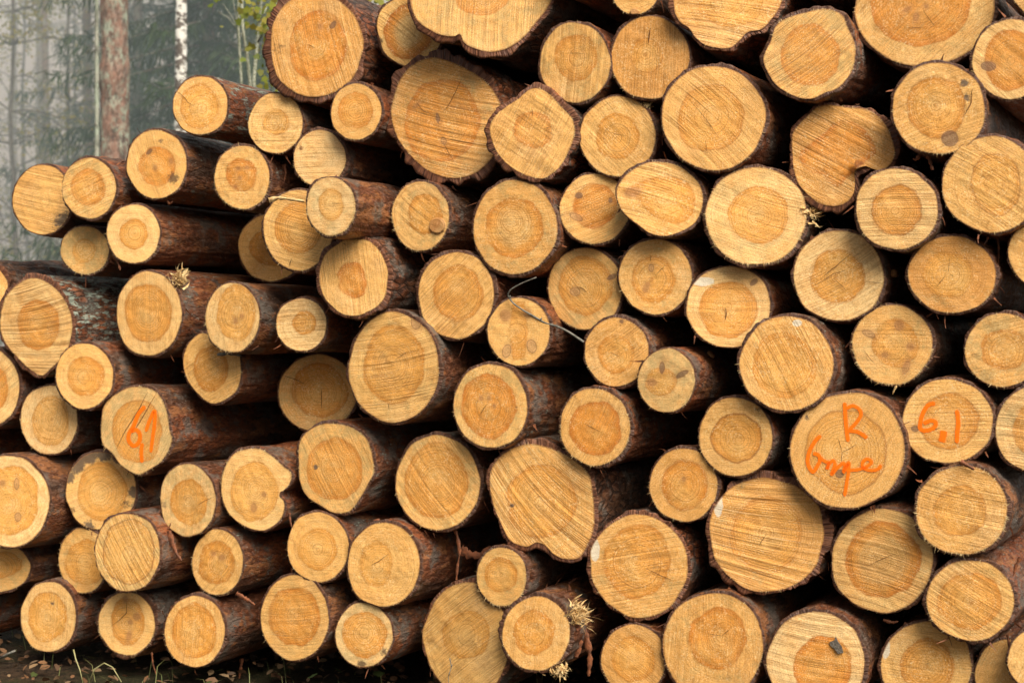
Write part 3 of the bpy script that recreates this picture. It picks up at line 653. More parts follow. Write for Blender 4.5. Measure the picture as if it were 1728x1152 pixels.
    mk('cut_face', V, faces, M_WOOD, root, att_d)
    # cracks: dark slivers lying in the surface
    if d.get('cracks'):
        mb = MB()
        for cr in d['cracks']:
            pts = np.array(cr, float); m = 14
            tq = np.linspace(0, len(pts)-1, m); xs = np.interp(tq, range(len(pts)), pts[:, 0]); ys = np.interp(tq, range(len(pts)), pts[:, 1])
            w = d.get('cw', 1.)*.5*np.sin(np.linspace(.25, PI-.12, m))
            dx = np.gradient(xs); dy = np.gradient(ys); l = np.hypot(dx, dy)+1e-9
            jx = rs.uniform(-.4, .4, m)
            a3 = unproj(xs+jx-dy/l*w, ys+dx/l*w, C, n)-n*(.0012 if i == 94 or i == 16 or i == 95 else .0042); b3 = unproj(xs+jx+dy/l*w, ys-dx/l*w, C, n)-n*(.0012 if i == 94 or i == 16 or i == 95 else .0042)
            VV = np.empty((2*m, 3)); VV[::2] = a3-C; VV[1::2] = b3-C
            mb.add(VV, [(2*j, 2*j+1, 2*j+3, 2*j+2) for j in range(m-1)])
        cf = [c_ for c_ in root.children if c_.name.startswith('cut_face')][0]
        mb.build('crack', M_CRACK, cf)
    # bark
    th = d.get('thick', 0); bk = d['bark']*mpp
    Wl = W-C; ax0 = Wl@A; Wp = Wl-ax0[:, None]*A
    rl = np.linalg.norm(Wp, axis=1); dirp = Wp/rl[:, None]
    ang = np.arange(NA)/NA
    def bnoise(zz):
        p = 11 if th else 14
        b = .05+vnoise(ang*p*1, np.full(NA, zz*7.), i+7, p)*.5+vnoise(ang*p*5, np.full(NA, zz*14.), i+9, p*5)*.35+vnoise(ang*p*3, np.full(NA, zz*9.), i+11, p*3)*.2
        return b
    bn0 = bnoise(0)
    thick0 = bk*np.maximum(0, -.25+2.0*bn0)*(1. if th else .8)+.0008
    if th: thick0 = thick0-np.where(vnoise(ang*60, np.zeros(NA), i+33, 60) > .78, bk*.35, 0)
    rows = []; bp = []; bd = []; bd2 = []
    lich = d.get('lichen', .0 if rs.rand() < .7 else .2); red = d.get('red', rs.uniform(.35, 1.))
    def addrow(Pt, z, cut):
        rows.append(Pt)
        bp.append(np.stack([np.cos(ang*2*PI)*rl, np.sin(ang*2*PI)*rl, np.full(NA, z)], -1))
        bd.append(np.stack([np.full(NA, cut), np.full(NA, float(th)), np.full(NA, lich)], -1))
        bd2.append(np.stack([np.full(NA, red), np.full(NA, float(i)), np.zeros(NA)], -1))
    # sawn ring, from just under the wood rim outwards
    for k_ in range(4):
        f_ = k_/3.
        Pt = Wl+dirp*((-.0015+f_*(thick0+.0015))[:, None])
        # keep ring on the cut plane, slightly behind it
        rec = .0015+.004*f_*vnoise(ang*50, np.zeros(NA), i+21, 50)
        Pt = Pt-A[None]*((Pt@n-0)/(A@n))[:, None]+A[None]*rec[:, None] if False else Pt+A[None]*rec[:, None]
        addrow(Pt, -.01+f_*.004, 1.0)
    Ld = A+E1*rs.uniform(-.012, .012)+E2*rs.uniform(-.012, .012); Ld /= np.linalg.norm(Ld)
    LEN = 4.3+rs.uniform(-.3, .3)
    zs = [.004, .012]
    while zs[-1] < LEN: zs.append(zs[-1]+min(.012+.07*zs[-1], .35))
    zs[-1] = LEN
    tap = rs.uniform(.012, .03)
    for z in zs:
        bb = bnoise(z)*(1.0)
        th_z = bk*np.maximum(0, -.25+2.0*bb)*(1. if th else .8)+.0008
        if th: th_z = th_z-.006*np.clip((vnoise(ang*26, np.full(NA, z*5.), i+44, 26)-.5)*3, 0, 1)
        bulge = .010*(vnoise(ang*4, np.full(NA, z*2.), i+60, 4)-.5)*min(1, z*4)
        rr_ = (rl+th_z+bulge)*(1-tap*z)
        fade = math.exp(-z/.35)
        Pt = Ld[None]*(z+.004)+dirp*rr_[:, None]+A[None]*(ax0*fade)[:, None]
        addrow(Pt, z, 0.0)
    nr = len(rows)
    Vb = np.concatenate(rows+[(Ld*LEN)[None]])
    Fb = [tuple(x) for x in quads(nr, NA).tolist()]
    last = (nr-1)*NA; cc = nr*NA
    Fb += [(last+j, last+(j+1) % NA, cc) for j in range(NA)]
    pad = lambda L_: np.concatenate(L_+[L_[-1][:1]])
    mk('bark', Vb, Fb, M_BARK, root, dict(bpos=pad(bp), bdat=pad(bd), bdat2=pad(bd2)))
    # frayed fibres round the rim
    fz = d.get('fuzz', .55)
    mb = MB(); nf = int(170*fz)
    for _ in range(nf):
        j = int(rs.randint(NA)) if rs.rand() < .35 else int((NA*(.02+.5*rs.rand())) % NA)
        b0 = Wl[j]; dd = dirp[j]; tan = np.cross(n, dd)
        ln = rs.exponential(.0024)*(.7+fz*.5)+.0012; w = rs.uniform(.0004, .0012)
        e = b0+dd*ln*rs.uniform(.5, 1)+tan*ln*rs.uniform(-.7, .7)-n*ln*rs.uniform(-.3, .5)
        s0_ = b0-dd*.003-n*.0015
        mb.tri(s0_-tan*w, s0_+tan*w, e)
    tag(mb.build('frayed_fibres', M_SPL, root, smooth=False), kind='stuff')
    # torn splinter brushes
    if d.get('splint'):
        for (sx, sy, sr) in d['splint']:
            mb = MB()
            c3 = unproj(np.array(float(sx)), np.array(float(sy)), C, n)-C
            rad_ = sr*mpp
            outd = c3/(np.linalg.norm(c3)+1e-9)
            for _ in range(int(24+sr*6)):
                p = c3+rs.normal(0, rad_*.42, 3)*np.array([1, .8, .8])
                if (p@n) < .004: p = p-n*((p@n)-.004)*rs.uniform(.5, 1)
                dr = rs.normal(0, .5, 3)+outd*.55+A*.25; dr /= np.linalg.norm(dr)
                ln = rad_*rs.uniform(.25, .95); w = rs.uniform(.0009, .0024)*(2.6 if rs.rand() < .3 else 1)
                sd = np.cross(dr, rs.normal(0, 1, 3)); sd /= np.linalg.norm(sd)
                mid = p+dr*ln*.5+sd*rs.uniform(-.004, .004)
                tip = p+dr*ln+sd*rs.uniform(-.008, .008)
                mb.add([p-sd*w, p+sd*w, mid+sd*w*.8, mid-sd*w*.8, tip], [(0, 1, 2, 3), (3, 2, 4)])
            tag(mb.build('splinters', M_SPL, root, smooth=False), kind='stuff')
    # loose shreds of bark
    ns = (16 if d.get('shred') else (4 if rs.rand() < .75 else 0))
    if ns:
        mb = MB()
        for _ in range(ns):
            j = int(rs.randint(NA)); z = rs.uniform(0, .05) if not d.get('shred') else rs.uniform(0, .25)
            if d.get('shred'): j = int((NA*(.72+.28*rs.rand())) % NA)
            p = Wl[j]+dirp[j]*(bk*.9+.002)+A*z
            ln = rs.uniform(.012, .045); w = rs.uniform(.0012, .0045)
            dr = dirp[j]*rs.uniform(.1, .9)+A*rs.uniform(-.5, .4)+np.array([0, 0, -.55])+rs.normal(0, .35, 3)
            if d.get('shred'): dr = dirp[j]*.5+A*.6+rs.normal(0, .4, 3)
            dr /= np.linalg.norm(dr); sd = np.cross(dr, A+rs.normal(0, .3, 3)); sd /= np.linalg.norm(sd)
            cur = rs.normal(0, .35, 3); PT = []
            for k_ in range(6):
                f_ = k_/5.; c_ = p+dr*ln*f_+cur*ln*f_*f_*.6; ww = w*(1-.8*f_)*(.6+.8*rs.rand())
                PT += [c_-sd*ww, c_+sd*ww]
            mb.add(PT, [(2*k_, 2*k_+1, 2*k_+3, 2*k_+2) for k_ in range(5)])
            if ns <= 4: mb.build('bark_shred', M_SHRED, root); mb = MB()
        if ns > 4: tag(mb.build('bark_shreds', M_SHRED, root), kind='stuff')
    return root

for i in ids: build_log(i)

# ------------------------------------------------------------------ extra parts of single logs
def onface(i, x, y, lift=.004):
    d = D[i]; return unproj(np.array(float(x)), np.array(float(y)), d['C'], d['n'])-d['n']*lift-d['C']

def stroke(i, strokes, w=3.3):
    d = D[i]; V = []; Fq = []; At = []; n0 = 0
    lift = .0014
    for si, (pts, ww) in enumerate(strokes):
        pts = np.array(pts, float); m = max(10, len(pts)*7)
        P_ = []
        for s in range(m):
            f = s/(m-1)*(len(pts)-1); k = min(int(f), len(pts)-2); t = f-k
            p0 = pts[max(k-1, 0)]; p1 = pts[k]; p2 = pts[k+1]; p3 = pts[min(k+2, len(pts)-1)]
            P_.append(.5*((2*p1)+(-p0+p2)*t+(2*p0-5*p1+4*p2-p3)*t*t+(-p0+3*p1-3*p2+p3)*t**3))
        P_ = np.array(P_); dx = np.gradient(P_[:, 0]); dy = np.gradient(P_[:, 1]); l = np.hypot(dx, dy)+1e-9
        nx, ny = -dy/l, dx/l
        # round the ends off by widening the band softly
        for s in range(m):
            e0 = min(1, .35+s/2.5, .35+(m-1-s)/2.5)
            for k, (off, e) in enumerate(((-1.25, 0), (-.6, .8), (0, 1), (.6, .8), (1.25, 0))):
                x = P_[s, 0]+nx[s]*off*w*ww*e0; y = P_[s, 1]+ny[s]*off*w*ww*e0
                V.append(onface(i, x, y, lift+si*.0002)); At.append((x*.0018, y*.0018, e))
        for s in range(m-1):
            for k in range(4):
                Fq.append((n0+s*5+k, n0+s*5+k+1, n0+(s+1)*5+k+1, n0+(s+1)*5+k))
        n0 += m*5
    cf = [c_ for c_ in d['root'].children if c_.name.startswith('cut_face')][0]
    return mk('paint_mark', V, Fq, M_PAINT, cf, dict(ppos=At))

def cr(lst, ox, oy): return [(ox+x/4., oy+y/4.) for x, y in lst]
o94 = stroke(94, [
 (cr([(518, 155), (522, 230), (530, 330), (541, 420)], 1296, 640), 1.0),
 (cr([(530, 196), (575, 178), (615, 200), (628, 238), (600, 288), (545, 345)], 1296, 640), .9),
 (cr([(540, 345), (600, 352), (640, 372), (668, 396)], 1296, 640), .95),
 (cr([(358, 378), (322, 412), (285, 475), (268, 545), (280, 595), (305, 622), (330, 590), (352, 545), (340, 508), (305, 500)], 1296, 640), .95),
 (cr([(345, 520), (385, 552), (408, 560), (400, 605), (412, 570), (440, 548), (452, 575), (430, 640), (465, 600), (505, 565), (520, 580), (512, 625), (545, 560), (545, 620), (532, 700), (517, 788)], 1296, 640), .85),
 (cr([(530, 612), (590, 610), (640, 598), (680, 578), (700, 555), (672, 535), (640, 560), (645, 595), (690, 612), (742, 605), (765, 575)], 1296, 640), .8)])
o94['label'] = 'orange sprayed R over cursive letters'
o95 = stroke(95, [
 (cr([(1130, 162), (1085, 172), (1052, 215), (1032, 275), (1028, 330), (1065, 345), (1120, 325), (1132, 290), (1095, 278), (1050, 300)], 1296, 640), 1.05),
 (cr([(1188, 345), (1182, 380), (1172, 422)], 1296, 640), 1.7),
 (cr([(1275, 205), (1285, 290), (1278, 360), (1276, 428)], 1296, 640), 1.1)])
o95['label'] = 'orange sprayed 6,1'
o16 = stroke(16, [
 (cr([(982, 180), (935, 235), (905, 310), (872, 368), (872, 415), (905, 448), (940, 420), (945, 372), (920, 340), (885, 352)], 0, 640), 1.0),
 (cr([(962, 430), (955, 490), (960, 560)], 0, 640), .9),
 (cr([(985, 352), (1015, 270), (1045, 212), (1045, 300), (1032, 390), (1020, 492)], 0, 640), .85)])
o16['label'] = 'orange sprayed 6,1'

# branch stub on the reddish log
def stub(i, x, y, depth, r, ln, nm='branch_stub'):
    d = D[i]; rr_ = ray(float(x), float(y))
    C = d['C']; p = rr_*(d['s']+depth)/(rr_@A)-C
    pr = p-(p@A)*A; dr = pr/np.linalg.norm(pr); dr = dr-A*.5; dr /= np.linalg.norm(dr)
    mb = MB(); mb.tube([p-dr*ln*1.6, p-dr*ln*.6, p+dr*ln*.2, p+dr*ln], [r*1.7, r*1.35, r, r*.95], 12)
    return mb.build(nm, M_STUB, d['root'])
stub(68, 1196, 604, .22, .014, .02)
stub(87, 1502, 462, .10, .012, .022)
# bark flake stuck in the heart of one log
c0 = onface(102, 1412, 1088, .005); mb = MB(); rs = np.random.RandomState(4)
P4 = [(1401, 1082), (1409, 1079), (1411, 1073), (1414, 1080), (1421, 1090), (1424, 1100), (1415, 1102), (1409, 1094), (1402, 1088)]
top = [onface(102, x, y, .0055+rs.uniform(0, .001)) for x, y in P4]; bot = [onface(102, x, y, .002) for x, y in P4]
m_ = len(P4)
mb.add(top+bot, [tuple(range(m_))]+[(j, (j+1) % m_, m_+(j+1) % m_, m_+j) for j in range(m_)])
mb.build('bark_flake', M_FLAKE, D[102]['root'], smooth=False)

def strip(i, pts, w, depth=0., nm='bark_strip', mat=None):
    """hanging strip of bark, pts in photo pixels at the depth of the log end"""
    d = D[i]; V = []; rs = np.random.RandomState(int(pts[0][0]))
    pts = np.array(pts, float); m = 16; f = np.linspace(0, len(pts)-1, m)
    xs = np.interp(f, range(len(pts)), pts[:, 0]); ys = np.interp(f, range(len(pts)), pts[:, 1])
    xs = np.convolve(np.r_[xs[0], xs, xs[-1]], [.25, .5, .25], 'valid')
    dx = np.gradient(xs); dy = np.gradient(ys); l = np.hypot(dx, dy)+1e-9
    for k in range(m):
        ww = w*(.5+.7*rs.rand())*(1-.6*k/m)
        for sgn, dz in ((-1, 0), (0, -.006), (1, .003)):
            r_ = ray(xs[k]-dy[k]/l[k]*ww*sgn, ys[k]+dx[k]/l[k]*ww*sgn)
            V.append(r_*(d['s']+depth+dz)/(r_@A)-d['C'])
    Fq = [(3*k+j, 3*k+j+1, 3*k+j+4, 3*k+j+3) for k in range(m-1) for j in range(2)]
    return mk(nm, V, Fq, mat or M_SHRED, d['root'])
strip(104, [(1700, 1070), (1705, 1100), (1714, 1125), (1722, 1142)], 3.2, -.02)
strip(23, [(398, 1000), (415, 1010), (430, 1020)], 5, .02)
strip(31, [(478, 278), (482, 292), (479, 308)], 4, .08)
strip(81, [(1552, 262), (1546, 270), (1540, 268)], 4, .05)
strip(81, [(1566, 262), (1570, 275), (1574, 287)], 5, .04)
strip(88, [(1683, 400), (1686, 420), (1684, 450)], 3, .06)
strip(100, [(1490, 1045), (1505, 1050), (1516, 1048)], 4, .03)
strip(21, [(285, 895), (290, 915), (298, 935), (306, 945)], 6, .05)
strip(46, [(488, 865), (490, 880), (493, 892)], 3, .02)
strip(47, [(766, 890), (772, 905), (776, 930), (772, 955), (770, 978)], 4, .05)
strip(47, [(776, 925), (790, 935), (810, 937), (830, 922)], 9, .10)
strip(75, [(985, 1060), (992, 1085), (996, 1110), (993, 1140)], 7, .10)
strip(75, [(968, 1060), (975, 1085), (972, 1108)], 12, .08)
strip(99, [(1620, 778), (1632, 785), (1645, 792)], 5, -.01)
strip(101, [(1722, 940), (1714, 955), (1710, 972)], 4, .03)
strip(4, [(278, 333), (286, 345), (292, 340)], 3, .03)
strip(6, [(192, 432), (199, 442), (203, 456)], 4, .01)
strip(27, [(408, 1110), (406, 1130), (402, 1152)], 3.5, .25)
strip(26, [(256, 1100), (258, 1120), (264, 1138)], 2.5, .02)
strip(36, [(453, 338), (470, 334), (488, 336), (515, 340)], 4.5, -.10, 'torn_splinter', M_SPL)
strip(13, [(366, 598), (385, 597), (408, 600)], 3.2, -.07, 'broken_twig', M_TWIG)
strip(92, [(1513, 650), (1509, 658), (1506, 665)], 2.5, .0, 'torn_splinter', M_SPL)

# ------------------------------------------------------------------ twigs
def pt(px, py, s): r_ = ray(float(px), float(py)); return r_*s/(r_@A)+CAM
def twig(pts, s, r0, label, cat='twig'):
    mb = MB(); P_ = [pt(x, y, s+k*.006) for k, (x, y) in enumerate(pts)]
    o3 = P_[0].copy(); P_ = [p-o3 for p in P_]
    n_ = len(P_); m = n_*5; f = np.linspace(0, n_-1, m); A_ = np.array(P_)
    Q_ = np.stack([np.interp(f, range(n_), A_[:, k]) for k in range(3)], -1)
    for _ in range(2): Q_[1:-1] = (Q_[:-2]+2*Q_[1:-1]+Q_[2:])/4
    mb.tube(Q_, np.linspace(r0*.6, r0*1.15, m), 8)
    for k in (m//3, 2*m//3): mb.tube([Q_[k], Q_[k]+np.array([.004, -.003, .008])], [r0*1.1, r0*.5], 6)
    o = mb.build('twig', M_TWIG); o.location = tuple(o3); tag(o, label, cat); return o
sf = min(D[64]['s'], D[66]['s'], D[61]['s'], D[67]['s'])-.03
twig([(905, 468), (880, 478), (862, 488), (856, 498), (866, 512), (885, 525), (900, 533), (918, 544), (942, 551), (960, 560), (985, 577)], sf, .0033, 'bent bare grey twig caught across the four knotted log')
twig([(757, 1152), (757, 1138), (762, 1125), (759, 1110)], D[52]['s']-.05, .0016, 'thin dry twig standing before the large tan log at the bottom edge')

# ------------------------------------------------------------------ ground
def mat_ground():
    N = NT('forest_floor')
    tc = N.n('ShaderNodeTexCoord'); P = tc.outputs['Object']
    n1 = N.noise(P, 3, 5, .65); n2 = N.noise(P, 38, 5, .7); n3 = N.noise(P, 130, 3, .7)
    c = N.mix(N.mr(n2, .35, .65), (.020, .014, .009), (.085, .052, .030))
    c = N.mix(N.math('MULTIPLY', N.mr(n1, .45, .6), .5), c, (.045, .055, .018))
    c = N.mix(N.math('MULTIPLY', N.mr(n3, .58, .68), .6), c, (.17, .11, .065))
    h = N.math('ADD', N.math('MULTIPLY', n2, .03), N.math('MULTIPLY', n3, .012))
    N.bsdf(c, .85, N.bump(h, 1, 1), .2)
    return N.m
g = []; gx = np.r_[-180, -90, -45, -22, -12, np.linspace(-7, 7, 71), 12, 22, 45, 90, 180]
gy = np.r_[-60, -20, -5, 1, np.linspace(3, 12, 46), 16, 22, 32, 50, 90, 180, 260]
GX, GY = np.meshgrid(gx, gy)
GZ = .05*(vnoise(GX*1.3+500, GY*1.3+500, 3)-.5)+.025*(vnoise(GX*4+500, GY*4+500, 4)-.5)-.035
GZ = np.where((GY > 14), GZ+.3*(vnoise(GX*.2+99, GY*.2+99, 7)-.3)*np.clip((GY-14)/8, 0, 1), GZ)
gv = np.stack([GX, GY, GZ], -1).reshape(-1, 3)
go = mk('ground', gv, quads(len(gy), len(gx), wrap=False), mat_ground()); tag(go, kind='structure')
go['label'] = 'dark forest floor of soil and litter'

def mat_leaf(name, cs, rough=.6, trans=.35):
    N = NT(name)
    oi = N.geo(); 
    rnd_ = oi.outputs['Random Per Island']
    ramp = N.n('ShaderNodeValToRGB'); ramp.color_ramp.interpolation = 'LINEAR'
    e = ramp.color_ramp.elements
    while len(e) < len(cs): e.new(.5)
    for k, c_ in enumerate(cs): e[k].position = k/(len(cs)-1); e[k].color = tuple(c_)+(1,)
    N.lk(rnd_, ramp.inputs[0])
    b = N.bsdf(ramp.outputs[0], rough, None, .3)
    if trans:
        tr = N.n('ShaderNodeBsdfTranslucent'); N.lk(ramp.outputs[0], tr.inputs[0])
        mx = N.n('ShaderNodeMixShader'); mx.inputs[0].default_value = trans
        N.lk(b.outputs[0], mx.inputs[1]); N.lk(tr.outputs[0], mx.inputs[2]); N.lk(mx.outputs[0], N.out.inputs['Surface'])
    return N.m

rs = np.random.RandomState(9)
def leaf_shape(c, size, up, fwd, lobes=0):
    side = np.cross(up, fwd); side /= np.linalg.norm(side)+1e-9
    if lobes:
        angs = [0, .5, .9, 1.3, 1.9, 2.4]; rad = [1., .62, .82, .55, .65, .35]
        pts = [c+fwd*size*r_*math.cos(a)*.6+side*size*r_*math.sin(a)*.6 for a, r_ in zip(angs, rad)]
        pts2 = [c+fwd*size*r_*math.cos(a)*.6-side*size*r_*math.sin(a)*.6+up*size*.06 for a, r_ in list(zip(angs, rad))[1:][::-1]]
        return pts+pts2
    return [c-fwd*size*.5, c-fwd*size*.15+side*size*.3+up*size*.08, c+fwd*size*.25+side*size*.22+up*size*.06, c+fwd*size*.5, c+fwd*size*.25-side*size*.22+up*size*.06, c-fwd*size*.15-side*size*.3+up*size*.08]

def litter(n_, mat, name, label, lobes, szr, xr, yr, seed, zmax=.04):
    rs = np.random.RandomState(seed); mb = MB()
    for _ in range(n_):
        y = rs.uniform(*yr); x = rs.uniform(*xr)
        z = .05*(float(vnoise(np.array(x*1.3+500), np.array(y*1.3+500), 3))-.5)-.02+rs.uniform(0, zmax)
        up = np.array([rs.normal(0, .45), rs.normal(0, .45), 1]); up /= np.linalg.norm(up)
        a = rs.uniform(0, 2*PI); f = np.array([math.cos(a), math.sin(a), 0]); f -= up*(f@up); f /= np.linalg.norm(f)
        pts = leaf_shape(np.array([x, y, z]), rs.uniform(*szr), up, f, lobes)
        mb.add(pts, [tuple(range(len(pts)))])
    o = mb.build(name, mat, smooth=False); tag(o, label, 'leaves', kind='stuff')
litter(4200, mat_leaf('dry_leaf', [(.10, .05, .025), (.20, .10, .045), (.07, .045, .03), (.26, .17, .09)], .7, 0), 'fallen_leaves', 'brown dry leaves and bark bits lying on the soil', 0, (.015, .05), (-2.6, 1.2), (4.6, 8.5), 21)
litter(130, mat_leaf('green_leaf', [(.03, .05, .015), (.06, .08, .02), (.03, .04, .015)], .6, .2), 'ground_plants', 'low green and mossy leaves under the log pile', 1, (.03, .08), (-2.6, .6), (5.2, 8.0), 22, .07)
mb = MB(); rs = np.random.RandomState(31)
for _ in range(180):
    x = rs.uniform(-2.4, .3); y = rs.uniform(5.0, 7.0); h_ = rs.uniform(.03, .16)*(1.6 if rs.rand() < .1 else 1)
    a = rs.uniform(0, 2*PI); b_ = np.array([math.cos(a), math.sin(a), 0]); s_ = np.array([-b_[1], b_[0], 0])*rs.uniform(.0007, .0018)
    p0 = np.array([x, y, -.03]); p1 = p0+b_*h_*.25+[0, 0, h_*.75]; p2 = p0+b_*h_*rs.uniform(.5, 1.1)+[0, 0, h_*rs.uniform(.6, 1.05)]
    mb.add([p0-s_, p0+s_, p1+s_*.8, p1-s_*.8, p2], [(0, 1, 2, 3), (3, 2, 4)])
o = mb.build('grass', mat_leaf('grass_blade', [(.10, .13, .035), (.30, .29, .12), (.06, .09, .03)], .6, .2), smooth=False)
tag(o, 'thin pale and green grass blades at the foot of the pile', 'grass', kind='stuff')
# longer arching blades seen at the bottom left
rs = np.random.RandomState(8)
M_STRAW = mat_simple('straw', (.42, .40, .20), (.26, .24, .10), 30, .6)
for nm, pts_, lab in (('a', [(140, 1152), (135, 1130), (128, 1112), (124, 1095)], 'pale upright grass stalk below the bottom row at left'),
                 ('b', [(205, 1150), (190, 1125), (176, 1118), (160, 1128), (150, 1150)], 'arching green grass blade in front of the bottom row'),
                 ('c', [(0, 1110), (12, 1103), (26, 1097)], 'grey stick end lying at the left bottom corner')):
    mb = MB(); P_ = np.array([pt(x, y, 4.3 if nm != 'c' else 4.5) for x, y in pts_]); o3 = P_[-1].copy()
    mb.tube(P_-o3, np.linspace(.0016, .0028, len(P_)) if nm != 'c' else .004, 6)
    o = mb.build('grass_stalk' if nm != 'c' else 'stick', M_STRAW if nm != 'c' else M_TWIG); o.location = tuple(o3)
    tag(o, lab, 'grass' if nm != 'c' else 'stick')

# ------------------------------------------------------------------ trees
def tx(px, Y): return (px-864)/F*Y
def mat_trunk(name, kind):
    N = NT(name)
    tc = N.n('ShaderNodeTexCoord'); P0 = tc.outputs['Object']
    mp = N.n('ShaderNodeMapping'); N.lk(P0, mp.inputs[0])
    P = mp.outputs[0]
    if kind == 'birch':
        mp.inputs['Scale'].default_value = (1.6, 1.6, 3.0)
        n1 = N.noise(P, 6, 4, .65, .6); n2 = N.noise(P, 14, 4, .7)
        m_ = N.mr(N.math('ADD', N.math('MULTIPLY', n1, .65), N.math('MULTIPLY', n2, .35)), .47, .51)
        c = N.mix(m_, (.78, .78, .73), (.085, .065, .05))
        c = N.mix(N.math('MULTIPLY', N.mr(n2, .5, .7), .4), c, (.36, .30, .25))
        N.bsdf(c, .6, N.bump(n2, 1, .01), .3)
    else:
        mp.inputs['Scale'].default_value = (1, 1, .55)
        n1 = N.noise(P, 16, 5, .65); n2 = N.noise(P, 48, 4, .7); n3 = N.noise(P, 5, 3, .6)
        if kind == 'pine': a_, b_ = (.080, .058, .048), (.27, .155, .112)
        elif kind == 'grey': a_, b_ = (.10, .10, .085), (.34, .35, .29)
        else: a_, b_ = (.07, .055, .045), (.19, .14, .115)
        c = N.mix(N.mr(n1, .34, .62), a_, b_)
        c = N.mix(N.math('MULTIPLY', N.mr(n2, .5, .62), .55), c, N.mix(.5, b_, (.5, .42, .36)))
        l = N.math('MULTIPLY', N.mr(N.noise(P, 17, 5, .85), .49, .55), N.mr(n3, .38, .54))
        c = N.mix(N.math('MULTIPLY', l, .85), c, N.mix(n2, (.20, .25, .19), (.46, .52, .42)))
        N.bsdf(c, .8, N.bump(N.math('ADD', n1, N.math('MULTIPLY', n2, .5)), 1, .022), .25)
    return N.m
MT = {k: mat_trunk('trunk_'+k, k) for k in ('pine', 'birch', 'grey', 'spruce')}
M_DEAD = mat_simple('dead_branch', (.07, .06, .05), (.16, .14, .12), 20)

def trunk_mesh(root, r0, h, lean, mat, seed, knob=0, k=40, rows=120):
    rs = np.random.RandomState(seed); V = []
    zs = np.linspace(-.2, h, rows); ang = np.arange(k)/k*2*PI
    wob = np.cumsum(rs.normal(0, .004, rows)); wob -= wob[0]
    for j, z in enumerate(zs):
        r = r0*(1-.55*max(z, 0)/h)*(1+.5*math.exp(-max(z, 0)/.35))
        nz = vnoise(np.arange(k)/k*8, np.full(k, z*6.), seed, 8)*.6+vnoise(np.arange(k)/k*20, np.full(k, z*16.), seed+1, 20)*.4
        r_ = r*(1+.16*(nz-.5))
        if knob:
            r_ = r_*(1+.16*math.exp(-((z-knob)/.09)**2)*(.6+.8*vnoise(np.arange(k)/k*5, np.full(k, z*9.), seed+4, 5)))
        cx = lean*z+wob[j]*2*r0
        V.append(np.stack([cx+np.cos(ang)*r_, np.sin(ang)*r_, np.full(k, z)], -1))
    return mk('trunk', np.concatenate(V), quads(rows, k), mat, root)

def dead_branches(root, n_, z0, z1, ln, seed, lean=0, r=.012, name='dead_branches', side=None):
    rs = np.random.RandomState(seed); mb = MB()
    for _ in range(n_):
        z = rs.uniform(z0, z1); a = rs.uniform(0, 2*PI) if side is None else side+rs.normal(0, .5)
        d_ = np.array([math.cos(a), math.sin(a)*.8, rs.uniform(-.35, .25)]); L_ = ln*rs.uniform(.3, 1)
        p = np.array([lean*z, 0, z]); pts = [p]
        for k in range(5):
            d_ = d_+rs.normal(0, .16, 3)+np.array([0, 0, .05]); pts.append(pts[-1]+d_/np.linalg.norm(d_)*L_/5)
            if k in (1, 2, 3) and rs.rand() < .8:
                dd = d_+rs.normal(0, .6, 3); dd /= np.linalg.norm(dd); q_ = pts[-1]
                mb.tube([q_, q_+dd*L_*.18, q_+dd*L_*.33+[0, 0, -.03]], [r*.45, r*.3, r*.12], 4, False)
        mb.tube(pts, np.linspace(r, r*.25, 6), 5, False)
        if n_ <= 10: mb.build('dead_branch', M_DEAD, root); mb = MB()
    if n_ > 10: mb.build(name, M_DEAD, root)

def tree_root(name, px, Y, label, cat, group=None):
    o = empty(name, (tx(px, Y), Y, -.02)); return tag(o, label, cat, group)

# near pine
t_ = tree_root('pine_tree', 194, 14, 'thick reddish pine trunk spotted with lichen behind the left end of the pile', 'tree')
trunk_mesh(t_, .148, 11, -.004, MT['pine'], 5, knob=CAMH+2.35, k=64, rows=300)
dead_branches(t_, 5, 1.4, 4.5, .25, 6)
# thin grey stem beside it
t_ = tree_root('young_tree', 164, 12.6, 'thin lichen speckled grey stem just left of the thick pine', 'tree')
trunk_mesh(t_, .024, 7, -.001, MT['grey'], 6, k=14, rows=80)
dead_branches(t_, 10, 1.6, 4.6, .25, 16, r=.004)
# far pines
for px, Y, r, lean, lab, sd in ((155, 25, .088, -.012, 'pinkish pine trunk in mist just left of the thick pine', 7), (86, 29, .085, -.017, 'slender pine trunk fading in mist, second from the left edge', 8),
                                (-12, 24, .08, 0, 'dim pine trunk at the left picture edge in mist', 9), (66, 36, .10, .0, 'faint far trunk low behind the slender misty pine', 10), (22, 40, .11, 0.004, 'palest trunk deep in the mist at far left', 12)):
    t_ = tree_root('pine_tree', px, Y, lab, 'tree', 'misty pines beyond the pile')
    trunk_mesh(t_, r, 14, lean, MT['pine'] if sd in (7, 8) else MT['spruce'], sd, k=20, rows=70)
    dead_branches(t_, 16, 1.5, 6.5, 1.3, sd+30, lean)
# birch
t_ = tree_root('birch_tree', 303, 15, 'white and black birch trunk rising behind the pale lichened log', 'tree')
trunk_mesh(t_, .068, 11, .0035, MT['birch'], 11, k=28, rows=160)
dead_branches(t_, 4, 3, 6, .5, 44, r=.006)

